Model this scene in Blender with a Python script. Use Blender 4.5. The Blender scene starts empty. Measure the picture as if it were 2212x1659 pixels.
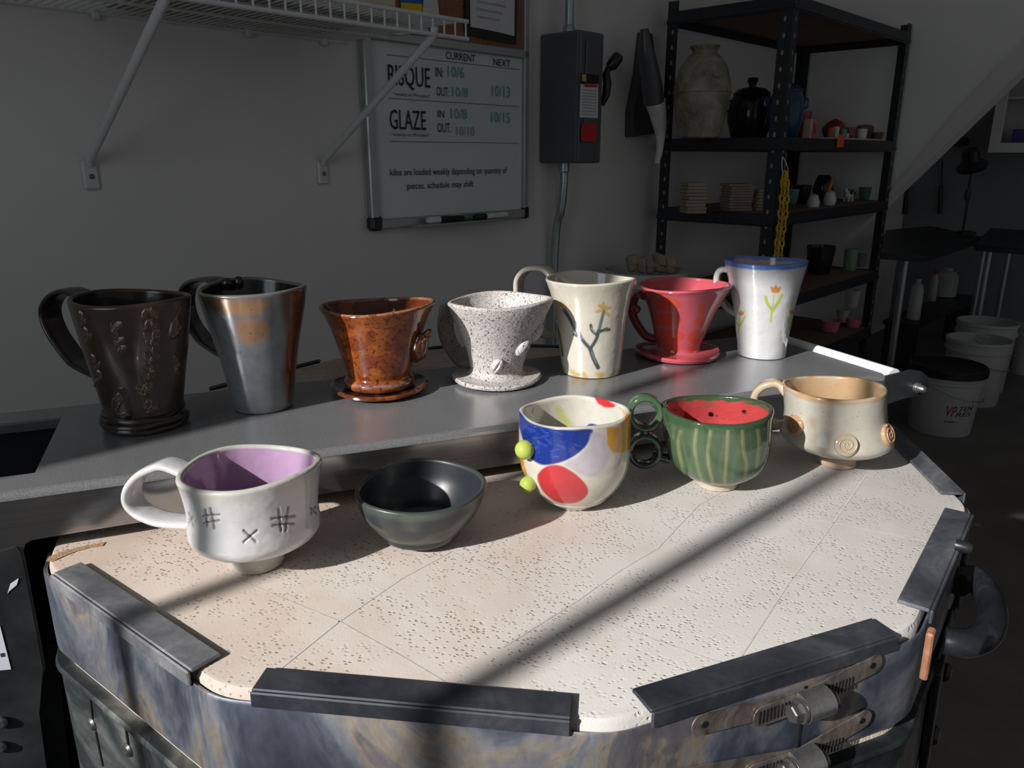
import bpy, math, random
import numpy as np
from mathutils import Vector, noise
from mathutils.bvhtree import BVHTree
random.seed(7); rng = np.random.default_rng(7)
scn = bpy.context.scene
COL = scn.collection
PI = math.pi

# ------------------------------------------------------------------ camera model
W, H = 2212, 1659
F = 1662.0; TH = math.radians(16.57); EYE = 0.285
CT, ST = math.cos(TH), math.sin(TH)
def ray(p):
    x = (p[0]-W/2)/F; y = -(p[1]-H/2)/F
    return np.array([x, CT+y*ST, -ST+y*CT])
ORG = np.array([0, 0, EYE])
def at(p, z=0.0):
    d = ray(p); return ORG + d*((z-EYE)/d[2])
def onpl(p, P0, n):
    d = ray(p); return ORG + d*((np.dot(n, P0)-np.dot(n, ORG))/np.dot(n, d))
def proj(P):
    P = np.atleast_2d(P); vz = P[:, 2]-EYE
    d = P[:, 1]*CT-vz*ST; u = P[:, 1]*ST+vz*CT
    return np.stack([W/2+F*P[:, 0]/d, H/2-F*u/d], 1)
def zat(P, y):
    lo, hi = -1.2, 1.6
    for _ in range(50):
        m = (lo+hi)/2
        if proj([[P[0], P[1], m]])[0, 1] > y: lo = m
        else: hi = m
    return lo
def pxm(P):
    return F/(P[1]*CT-(P[2]-EYE)*ST)
def Zm(x0, y0, s):
    return lambda *pts: [(x0+a/s, y0+b/s) for a, b in pts]

cam = bpy.data.cameras.new('camera'); co = bpy.data.objects.new('camera', cam); COL.objects.link(co)
co.location = ORG; co.rotation_euler = (PI/2-TH, 0, 0)
cam.sensor_fit = 'HORIZONTAL'; cam.sensor_width = 36; cam.lens = F/W*36; cam.clip_start = .01
scn.camera = co
scn.view_settings.view_transform = 'Standard'

# ------------------------------------------------------------------ materials
class NT:
    def __init__(s, name):
        s.m = bpy.data.materials.new(name); s.m.use_nodes = True
        s.t = s.m.node_tree; s.b = s.t.nodes['Principled BSDF']
    def n(s, typ, **kw):
        x = s.t.nodes.new(typ)
        for k, v in kw.items():
            if isinstance(k, str) and k.startswith('_'): setattr(x, k[1:], v)
        return x
    def l(s, a, b): s.t.links.new(a, b)
    def coord(s, scale=(1, 1, 1), rot=(0, 0, 0)):
        tc = s.n('ShaderNodeTexCoord'); mp = s.n('ShaderNodeMapping')
        mp.inputs['Scale'].default_value = scale; mp.inputs['Rotation'].default_value = rot
        s.l(tc.outputs['Object'], mp.inputs['Vector']); return mp.outputs[0]
    def noise(s, vec, scale, detail=4, rough=.6, dist=0):
        x = s.n('ShaderNodeTexNoise'); x.inputs['Scale'].default_value = scale
        x.inputs['Detail'].default_value = detail; x.inputs['Roughness'].default_value = rough
        x.inputs['Distortion'].default_value = dist
        s.l(vec, x.inputs['Vector']); return x.outputs['Fac']
    def vor(s, vec, scale, out='Distance', rnd=1):
        x = s.n('ShaderNodeTexVoronoi'); x.inputs['Scale'].default_value = scale
        x.inputs['Randomness'].default_value = rnd
        s.l(vec, x.inputs['Vector']); return x.outputs[out]
    def ramp(s, fac, stops, interp='LINEAR'):
        x = s.n('ShaderNodeValToRGB'); x.color_ramp.interpolation = interp
        e = x.color_ramp.elements
        while len(e) < len(stops): e.new(.5)
        for i, (p, c) in enumerate(stops):
            e[i].position = p
            if not hasattr(c, '__len__'): c = (c, c, c)
            e[i].color = (*c, 1)
        s.l(fac, x.inputs[0]); return x.outputs[0]
    def mix(s, fac, a, b, mode='MIX'):
        x = s.n('ShaderNodeMix'); x.data_type = 'RGBA'; x.blend_type = mode
        for sock, v in ((0, fac), (6, a), (7, b)):
            if isinstance(v, bpy.types.NodeSocket): s.l(v, x.inputs[sock])
            elif sock == 0: x.inputs[0].default_value = v
            else: x.inputs[sock].default_value = (*v, 1)
        return x.outputs[2]
    def math(s, op, a, b=0):
        x = s.n('ShaderNodeMath'); x.operation = op
        for i, v in enumerate((a, b)):
            if isinstance(v, bpy.types.NodeSocket): s.l(v, x.inputs[i])
            else: x.inputs[i].default_value = v
        return x.outputs[0]
    def col(s, v):
        if isinstance(v, bpy.types.NodeSocket): s.l(v, s.b.inputs['Base Color'])
        else: s.b.inputs['Base Color'].default_value = (*v, 1)
    def bump(s, h, strength=.3, dist=.001):
        x = s.n('ShaderNodeBump'); x.inputs['Strength'].default_value = strength
        x.inputs['Distance'].default_value = dist
        s.l(h, x.inputs['Height']); s.l(x.outputs[0], s.b.inputs['Normal']); return x.outputs[0]
    def set(s, rough=None, metal=None, coat=None, spec=None):
        for k, v in (('Roughness', rough), ('Metallic', metal), ('Coat Weight', coat), ('Specular IOR Level', spec)):
            if v is None: continue
            if isinstance(v, bpy.types.NodeSocket): s.l(v, s.b.inputs[k])
            else: s.b.inputs[k].default_value = v
        return s

def plain(name, c, rough=.6, metal=0, var=.12, scale=30, bump=0, spec=None, bscale=None):
    m = NT(name); v = m.coord()
    f = m.noise(v, scale)
    lo = tuple(max(0, x*(1-var)) for x in c); hi = tuple(min(1, x*(1+var)) for x in c)
    m.col(m.ramp(f, [(.3, lo), (.7, hi)])); m.set(rough=rough, metal=metal, spec=spec)
    if bump: m.bump(m.noise(v, bscale or scale*4, 3), bump, .002)
    return m.m

def glaze(name, rough=.12, coat=.0, speck=None, bump=.15, bscale=90, metal=0, mott=.1):
    """ceramic glaze: colour comes from the painted colour attribute, plus mottling and specks"""
    m = NT(name); a = m.n('ShaderNodeAttribute'); a.attribute_name = 'Col'
    v = m.coord(); c = a.outputs['Color']
    if mott:
        f = m.noise(v, 60, 5)
        c = m.mix(1.0, c, m.ramp(f, [(.25, 1-mott), (.75, 1+mott if mott < .3 else 1.2)]), 'MULTIPLY')
    if speck:
        for sc, thr, colr, amt in speck:
            d = m.noise(v, sc, 2, .5)
            k = m.ramp(d, [(thr, 0), (thr+.03, 1)])
            k2 = m.math('MULTIPLY', k, amt)
            c = m.mix(k2, c, colr)
    m.col(c); m.set(rough=rough, metal=metal, coat=coat)
    m.b.inputs['Coat Roughness'].default_value = .04
    if bump: m.bump(m.noise(v, bscale, 2, .5), bump, .002)
    return m.m

def patina(name, stops, scale, rough=.35, metal=.75, dist=1.5, stretch=(1, 1, 1), fine=.35):
    m = NT(name); v = m.coord(stretch)
    f = m.noise(v, scale, 5, .6, dist); c = m.ramp(f, stops)
    g = m.noise(v, scale*14, 4, .7)
    c = m.mix(fine, c, m.ramp(g, [(.3, (.5, .5, .5)), (.7, (1.35, 1.35, 1.35))]), 'MULTIPLY')
    m.col(c); m.set(rough=m.ramp(f, [(.3, rough*.8), (.7, min(1, rough*1.4))]), metal=metal)
    m.bump(m.noise(v, scale*20, 3), .05, .001)
    return m.m

MT = {}
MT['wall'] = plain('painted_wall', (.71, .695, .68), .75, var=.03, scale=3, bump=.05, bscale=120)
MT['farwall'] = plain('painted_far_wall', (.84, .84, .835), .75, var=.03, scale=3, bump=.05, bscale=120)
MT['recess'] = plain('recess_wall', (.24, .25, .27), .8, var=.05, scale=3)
MT['floor'] = plain('concrete_floor', (.17, .155, .145), .55, var=.2, scale=5, bump=.05)
MT['white_metal'] = plain('white_coated_wire', (.62, .63, .64), .4, var=.04)
MT['black_steel'] = plain('black_powder_steel', (.018, .021, .027), .45, var=.3, scale=40, bump=.05)
MT['arm_steel'] = plain('black_plate_steel', (.022, .024, .027), .42, metal=.2, var=.5, scale=22, bump=.08)
MT['board_grey'] = plain('aluminium_frame', (.42, .43, .43), .35, metal=.5, var=.05)
MT['whiteboard'] = plain('whiteboard_enamel', (.66, .71, .71), .22, var=.03, scale=6)
MT['cork'] = plain('cork', (.27, .13, .065), .9, var=.35, scale=220, bump=.3)
MT['black_plastic'] = plain('black_plastic', (.012, .012, .014), .35, var=.2)
MT['ink'] = plain('black_marker_ink', (.02, .025, .03), .7, var=.1)
MT['teal_ink'] = plain('teal_marker_ink', (.14, .42, .40), .7, var=.1)
MT['faint_ink'] = plain('faint_marker_line', (.22, .25, .25), .7, var=.1)
MT['paper'] = plain('white_paper', (.66, .66, .68), .8, var=.04)
MT['print'] = plain('printed_text', (.42, .42, .44), .8)
MT['blue_paper'] = plain('blue_paper', (.04, .13, .45), .8)
MT['yellow_paper'] = plain('yellow_paper', (.75, .55, .03), .8)
MT['orange_paper'] = plain('orange_paper', (.45, .14, .06), .8)
MT['orange_tag'] = plain('orange_tag', (.95, .13, .04), .7)
MT['kraft'] = plain('kraft_card', (.55, .50, .36), .85, var=.1)
MT['panel_grey'] = plain('grey_enamel_box', (.085, .10, .11), .4, var=.06)
MT['zinc'] = plain('galvanised_conduit', (.42, .46, .47), .35, metal=.8, var=.1, scale=60)
MT['red_label'] = plain('red_label', (.55, .02, .03), .6)
MT['yellow_label'] = plain('yellow_label', (.5, .42, .02), .6)
MT['vac_grey'] = plain('vacuum_grey_plastic', (.07, .072, .08), .35)
MT['vac_white'] = plain('vacuum_white_plastic', (.66, .67, .7), .35)
MT['particle'] = plain('particle_board', (.22, .15, .10), .8, var=.2, scale=120)
MT['tile'] = plain('bisque_tile', (.33, .27, .20), .85, var=.1)
MT['jar'] = NT('stoneware_ash_glaze')
_m = MT['jar']; _v = _m.coord(); _f = _m.noise(_v, 14, 6, .7, .8)
_m.col(_m.ramp(_f, [(.3, (.10, .085, .06)), (.5, (.26, .23, .17)), (.72, (.42, .39, .31))])); _m.set(rough=.45); _m.bump(_f, .4, .01); MT['jar'] = _m.m
MT['black_pot'] = plain('black_glaze', (.012, .014, .02), .2, var=.3)
MT['blue_pot'] = plain('dark_blue_glaze', (.02, .06, .14), .25, var=.4)
MT['pink_pot'] = plain('pink_glaze', (.62, .18, .22), .3)
MT['red_pot'] = plain('red_glaze', (.30, .04, .05), .3)
MT['cream_pot'] = plain('cream_glaze', (.66, .58, .46), .3)
MT['white_pot'] = plain('white_glaze', (.7, .7, .72), .3)
MT['green_pot'] = plain('green_glaze', (.10, .22, .13), .3)
MT['sage_pot'] = plain('sage_glaze', (.20, .30, .20), .3)
MT['lilac_pot'] = plain('lilac_glaze', (.33, .30, .42), .3)
MT['teal_pot'] = plain('teal_glaze', (.12, .32, .36), .3)
MT['orange_pot'] = plain('orange_glaze', (.75, .22, .03), .3)
MT['chain'] = plain('yellow_plastic_chain', (.62, .40, .015), .4)
MT['bucket'] = plain('white_bucket_plastic', (.52, .52, .52), .45, var=.04)
MT['clay'] = plain('clay_scrap', (.36, .29, .21), .9, var=.2, bump=.3)
MT['logo_red'] = plain('bucket_print_red', (.30, .02, .04), .6)
MT['logo_black'] = plain('bucket_print_black', (.03, .03, .035), .6)

# kiln
def brick_mat():
    m = NT('soft_firebrick'); v = m.coord()
    f = m.noise(v, 5.5, 5, .62, .6); g = m.noise(v, 14, 4, .6)
    c = m.ramp(f, [(.28, (.60, .585, .56)), (.44, (.565, .51, .465)), (.56, (.50, .415, .36)), (.74, (.40, .31, .265))])
    # whiter toward the right of the lid, tanner toward the left
    sx = m.n('ShaderNodeSeparateXYZ'); m.l(v, sx.inputs[0])
    s_ = m.math('ADD', m.math('ADD', m.math('MULTIPLY', sx.outputs[0], .9), m.math('MULTIPLY', sx.outputs[1], -.38)), .43)
    tn = m.math('MULTIPLY', m.ramp(s_, [(.26, 1), (.58, 0)]), m.ramp(m.noise(v, 9, 4), [(.32, .25), (.6, 1)]))
    c = m.mix(m.math('MULTIPLY', tn, .9), c, (.385, .305, .25))
    k = m.ramp(s_, [(0.44, 0), (.66, 1)])
    c = m.mix(m.math('MULTIPLY', k, .72), c, (.615, .61, .60))
    blot = m.ramp(g, [(.52, 0), (.66, 1)])
    c = m.mix(m.math('MULTIPLY', blot, .28), c, (.50, .39, .31))
    mp2 = m.coord((1, 1.5, 1), (0, 0, .6))
    d = m.vor(mp2, 265); rc = m.vor(mp2, 265, 'Color')
    sr = m.n('ShaderNodeSeparateColor'); m.l(rc, sr.inputs[0])
    has = m.ramp(sr.outputs[0], [(.30, 0), (.36, 1)])
    patchy = m.ramp(m.noise(v, 22, 3), [(.40, 0), (.57, 1)])
    pit = m.math('MULTIPLY', m.math('MULTIPLY', m.ramp(d, [(.20, 1), (.38, 0)]), has), patchy)
    big = m.vor(m.coord((1, 1.3, 1), (0, 0, .3)), 62)
    bigp = m.ramp(big, [(.035, 1), (.09, 0)])
    pit = m.math('MAXIMUM', pit, bigp)
    left = m.ramp(s_, [(.25, .8), (.70, .15)])
    c = m.mix(m.math('MULTIPLY', pit, left), c, (.16, .11, .08))
    m.col(c); m.set(rough=.95, spec=.1)
    hgt = m.math('ADD', m.math('MULTIPLY', pit, -1), m.math('MULTIPLY', m.noise(v, 500, 3), .25))
    m.bump(hgt, .5, .0013)
    return m.m
MT['brick'] = brick_mat()
MT['brick_side'] = plain('firebrick_edge', (.62, .55, .47), .95, var=.15, scale=150, bump=.5)
MT['brick_chip'] = plain('chipped_firebrick', (.36, .22, .13), .95, var=.25, scale=150, bump=.5)
MT['seam'] = plain('brick_joint', (.60, .57, .55), .9, var=.15, scale=200)
MT['band'] = patina('tarnished_steel_band', [(.28, (.045, .055, .085)), (.42, (.12, .14, .19)), (.51, (.27, .28, .32)), (.565, (.36, .31, .25)), (.60, (.20, .19, .21)), (.78, (.07, .085, .13))], 8, .38, .7, 1.6, (1, 1, .55), .45)
MT['clip'] = patina('dark_steel_clip', [(.3, (.055, .06, .072)), (.55, (.10, .11, .13)), (.75, (.22, .225, .235))], 16, .5, .45, .8, (1, 1, 1), .35)
MT['beam'] = patina('galvanised_beam', [(.3, (.27, .275, .29)), (.5, (.33, .335, .35)), (.72, (.42, .425, .44))], 7, .45, .45, 1.2, (1, 1, 1), .25)
def beam_front():
    m = NT('brushed_steel_front'); v = m.coord((.7, .7, 300)); f = m.noise(v, 3, 3, .55); g = m.noise(m.coord(), 7, 3, .6, 1)
    c = m.mix(.18, m.ramp(g, [(.3, (.27, .275, .295)), (.7, (.40, .385, .37))]), m.ramp(f, [(.3, .2), (.7, .7)]))
    m.col(c); m.set(rough=m.ramp(g, [(.3, .13), (.7, .24)]), metal=.95); m.bump(f, .02, .0004); return m.m
def beam_top():
    m = NT('zinc_grey_top'); v = m.coord(); g = m.noise(v, 5, 4, .6, .8); n = m.noise(v, 900, 2, .6)
    c = m.mix(.4, m.ramp(g, [(.35, (.26, .265, .285)), (.65, (.34, .345, .365))]), m.ramp(n, [(.35, (.17, .175, .18)), (.66, (.46, .47, .49))]))
    m.col(c); m.set(rough=.24, metal=.55); m.bump(n, .06, .0005); return m.m
MT['beam_front'] = beam_front(); MT['beam_top'] = beam_top()
MT['jacket'] = patina('dark_steel_jacket', [(.3, (.02, .025, .03)), (.52, (.06, .075, .08)), (.68, (.22, .23, .22)), (.8, (.08, .11, .14))], 10, .4, .7, 1.4)
MT['clamp'] = patina('stainless_clamp', [(.3, (.36, .36, .36)), (.7, (.52, .52, .52))], 30, .3, .9)
MT['strap'] = patina('heat_stained_strap', [(.3, (.16, .13, .12)), (.5, (.30, .26, .23)), (.72, (.36, .33, .31))], 40, .42, .75)
MT['rust'] = plain('rusted_steel', (.36, .17, .10), .7, metal=.3, var=.3, scale=120)
MT['dark_panel'] = plain('dark_navy_panel', (.008, .010, .014), .8, spec=.1)
MT['clip_pale'] = patina('pale_steel_clip', [(.3, (.11, .115, .13)), (.55, (.20, .205, .22)), (.75, (.32, .32, .325))], 18, .5, .4, .8, (1, 1, 1), .3)
MT['clip_dark'] = patina('navy_steel_clip', [(.3, (.028, .032, .042)), (.55, (.05, .055, .068)), (.75, (.10, .105, .115))], 18, .5, .4, .8, (1, 1, 1), .3)
MT['hole'] = plain('bare_slot', (.30, .30, .30), .6)
MT['handle'] = patina('dark_enamel_handle', [(.3, (.012, .014, .018)), (.55, (.02, .023, .029)), (.75, (.06, .064, .07))], 30, .28, .3, .6, (1, 1, 1), .3)
MT['rod'] = plain('white_plastic_rod', (.80, .80, .80), .35, var=.02)
MT['label'] = plain('paper_label', (.60, .62, .68), .7, var=.03)
MT['screw'] = plain('steel_screw', (.16, .16, .16), .38, metal=.8, var=.1)
m_ = NT('clear_plastic_disc'); m_.col((.55, .56, .57)); m_.set(rough=.25); m_.b.inputs['Alpha'].default_value = .55; MT['clear'] = m_.m

CS = .70
# ------------------------------------------------------------------ mesh helpers
def add_mesh(name, V, Fc, mats, root=None, smooth=True, colors=None, midx=None, loc=None):
    V = np.asarray(V, float)
    off = np.array(root_world(root) if root is not None else (loc if loc is not None else (0, 0, 0)), float)
    me = bpy.data.meshes.new(name)
    me.from_pydata((V-off).tolist(), [], [list(map(int, f)) for f in Fc])
    if not isinstance(mats, (list, tuple)): mats = [mats]
    for m in mats: me.materials.append(m)
    if midx is not None: me.polygons.foreach_set('material_index', np.asarray(midx, np.int32))
    if smooth is True: me.polygons.foreach_set('use_smooth', [True]*len(me.polygons))
    if colors is not None:
        ca = me.color_attributes.new('Col', 'FLOAT_COLOR', 'POINT')
        c4 = np.ones((len(V), 4), np.float32); c4[:, :3] = np.asarray(colors)*CS
        ca.data.foreach_set('color', c4.ravel())
    me.update()
    o = bpy.data.objects.new(name, me); COL.objects.link(o)
    if root is not None: o.parent = root
    else: o.location = off
    if smooth == 'auto':
        me.polygons.foreach_set('use_smooth', [True]*len(me.polygons))
        me.set_sharp_from_angle(angle=math.radians(35))
    return o
def root_world(o):
    v = Vector((0, 0, 0))
    while o is not None: v = v+o.location; o = o.parent
    return v
def tag(o, label=None, cat=None, group=None, kind=None):
    if label: o['label'] = label
    if cat: o['category'] = cat
    if group: o['group'] = group
    if kind: o['kind'] = kind
    return o
def thing(name, label, cat, loc, group=None):
    o = bpy.data.objects.new(name, None); COL.objects.link(o); o.location = [float(x) for x in loc]
    o.empty_display_size = .02
    return tag(o, label, cat, group)

class MB:
    def __init__(s): s.V = []; s.F = []; s.M = []
    def add(s, V, Fc, mi=0):
        b = len(s.V); s.V += [tuple(map(float, v)) for v in V]
        s.F += [[b+int(i) for i in f] for f in Fc]; s.M += [mi]*len(Fc); return s
    def box(s, c, sz, ax=None, mi=0, bev=0):
        c = np.array(c, float); ax = ax if ax is not None else np.eye(3)
        hx = [np.array(a, float)*d/2 for a, d in zip(ax, sz)]
        if bev <= 0:
            V = [c+i*hx[0]+j*hx[1]+k*hx[2] for i in (-1, 1) for j in (-1, 1) for k in (-1, 1)]
            return s.add(V, [(0, 1, 3, 2), (4, 6, 7, 5), (0, 4, 5, 1), (2, 3, 7, 6), (0, 2, 6, 4), (1, 5, 7, 3)], mi)
        # chamfered box
        V = []; idx = {}
        n = [np.linalg.norm(h) for h in hx]; u = [h/l for h, l in zip(hx, n)]
        b = min(bev, min(n)*.9)
        for i in (-1, 1):
            for j in (-1, 1):
                for k in (-1, 1):
                    for a in range(3):
                        d = [n[0]-b, n[1]-b, n[2]-b]; d[a] = n[a]
                        idx[(i, j, k, a)] = len(V)
                        V.append(c+u[0]*i*d[0]+u[1]*j*d[1]+u[2]*k*d[2])
        Fc = []
        for a in range(3):
            o1, o2 = [x for x in range(3) if x != a]
            for sg in (-1, 1):
                q = []
                for e1, e2 in ((-1, -1), (1, -1), (1, 1), (-1, 1)):
                    t = [0, 0, 0]; t[a] = sg; t[o1] = e1; t[o2] = e2; q.append(idx[(*t, a)])
                Fc.append(q)
        for a in range(3):
            o1, o2 = [x for x in range(3) if x != a]
            for e1 in (-1, 1):
                for e2 in (-1, 1):
                    q = []
                    for sg, pl in ((-1, o1), (1, o1), (1, o2), (-1, o2)):
                        t = [0, 0, 0]; t[a] = sg; t[o1] = e1; t[o2] = e2; q.append(idx[(*t, pl)])
                    Fc.append(q)
        for i in (-1, 1):
            for j in (-1, 1):
                for k in (-1, 1): Fc.append([idx[(i, j, k, a)] for a in range(3)])
        return s.add(V, Fc, mi)
    def tube(s, pts, r, n=10, mi=0, closed=False, caps=True):
        P = np.array(pts, float); m = len(P)
        tg = np.gradient(P, axis=0) if not closed else np.roll(P, -1, 0)-np.roll(P, 1, 0)
        tg /= np.linalg.norm(tg, axis=1)[:, None]+1e-12
        up = np.array([0, 0, 1.]) if abs(tg[0][2]) < .9 else np.array([1., 0, 0])
        V = []; a = np.cross(tg[0], up); a /= np.linalg.norm(a)
        rr = r if hasattr(r, '__len__') else [r]*m
        for i in range(m):
            a = a-tg[i]*np.dot(a, tg[i]); a /= np.linalg.norm(a); b = np.cross(tg[i], a)
            for k in range(n):
                t = 2*PI*k/n; V.append(P[i]+rr[i]*(a*math.cos(t)+b*math.sin(t)))
        Fc = []
        for i in range(m if closed else m-1):
            j = (i+1) % m
            for k in range(n): Fc.append((i*n+k, i*n+(k+1) % n, j*n+(k+1) % n, j*n+k))
        if caps and not closed: Fc.append(list(range(n))[::-1]); Fc.append([(m-1)*n+k for k in range(n)])
        return s.add(V, Fc, mi)
    def lathe(s, prof, c, n=40, mi=0, axis=None, sq=None):
        """prof: (r, h) list; axis: three vectors (x, y, up)"""
        c = np.array(c, float); ax = axis if axis is not None else np.eye(3)
        ax = [np.array(a, float) for a in ax]; V = []; Fc = []
        for r, h in prof:
            for k in range(n):
                t = 2*PI*k/n; V.append(c+ax[0]*r*math.cos(t)+ax[1]*r*math.sin(t)+ax[2]*h)
        for i in range(len(prof)-1):
            for k in range(n): Fc.append((i*n+k, i*n+(k+1) % n, (i+1)*n+(k+1) % n, (i+1)*n+k))
        if prof[0][0] > 1e-6: Fc.append(list(range(n))[::-1])
        if prof[-1][0] > 1e-6: Fc.append([(len(prof)-1)*n+k for k in range(n)])
        return s.add(V, Fc, mi)
    def prism(s, pts, ex, mi=0):
        """pts: planar 3D polygon, ex: extrusion vector"""
        P = [np.array(p, float) for p in pts]; n = len(P); ex = np.array(ex, float)
        return s.add(P+[p+ex for p in P], [list(range(n))[::-1], [n+i for i in range(n)]]+[(i, (i+1) % n, n+(i+1) % n, n+i) for i in range(n)], mi)
    def ell(s, c, ax, rad, nu=20, nv=12, mi=0):
        c = np.array(c, float); V = []; Fc = []
        for i in range(nv+1):
            p = PI*i/nv
            for k in range(nu):
                t = 2*PI*k/nu
                V.append(c+ax[0]*rad[0]*math.sin(p)*math.cos(t)+ax[1]*rad[1]*math.sin(p)*math.sin(t)+ax[2]*rad[2]*math.cos(p))
        for i in range(nv):
            for k in range(nu): Fc.append((i*nu+k, i*nu+(k+1) % nu, (i+1)*nu+(k+1) % nu, (i+1)*nu+k))
        return s.add(V, Fc, mi)
    def build(s, name, mats, root=None, smooth='auto', colors=None, loc=None):
        if colors is not None: colors = np.tile(np.array(colors, float), (len(s.V), 1)) if np.ndim(colors) == 1 else colors
        return add_mesh(name, s.V, s.F, mats, root, smooth, colors, s.M, loc)

def spline(pts, n=40, closed=False):
    P = np.array(pts, float); m = len(P); out = []
    segs = m if closed else m-1
    per = max(2, n//segs)
    for i in range(segs):
        p0 = P[(i-1) % m] if closed or i > 0 else 2*P[0]-P[1]
        p1 = P[i]; p2 = P[(i+1) % m]
        p3 = P[(i+2) % m] if closed or i < m-2 else 2*P[-1]-P[-2]
        for t in np.linspace(0, 1, per, endpoint=False):
            out.append(.5*((2*p1)+(-p0+p2)*t+(2*p0-5*p1+4*p2-p3)*t*t+(-p0+3*p1-3*p2+p3)*t**3))
    if not closed: out.append(P[-1])
    return np.array(out)
def poly_sd(q, poly):
    """signed pixel distance, inside negative"""
    P = np.array(poly); d = np.full(len(q), 1e9); ins = np.zeros(len(q), bool)
    for i in range(len(P)):
        a, b = P[i], P[(i+1) % len(P)]; e = b-a; w = q-a
        t = np.clip((w@e)/(e@e+1e-9), 0, 1); d = np.minimum(d, np.hypot(*(w-t[:, None]*e).T))
        c = ((a[1] > q[:, 1]) != (b[1] > q[:, 1]))
        xi = a[0]+(q[:, 1]-a[1])/(b[1]-a[1]+1e-12)*e[0]
        ins ^= c & (q[:, 0] < xi)
    return np.where(ins, -d, d)
def line_sd(q, pts):
    P = np.array(pts); d = np.full(len(q), 1e9)
    for a, b in zip(P[:-1], P[1:]):
        e = b-a; w = q-a; t = np.clip((w@e)/(e@e+1e-9), 0, 1)
        d = np.minimum(d, np.hypot(*(w-t[:, None]*e).T))
    return d
def sstep(x, a, b):
    t = np.clip((x-a)/(b-a), 0, 1); return t*t*(3-2*t)
def vnoise(P, s):
    return np.array([noise.noise((p[0]*s, p[1]*s, p[2]*s)) for p in P])

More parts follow.
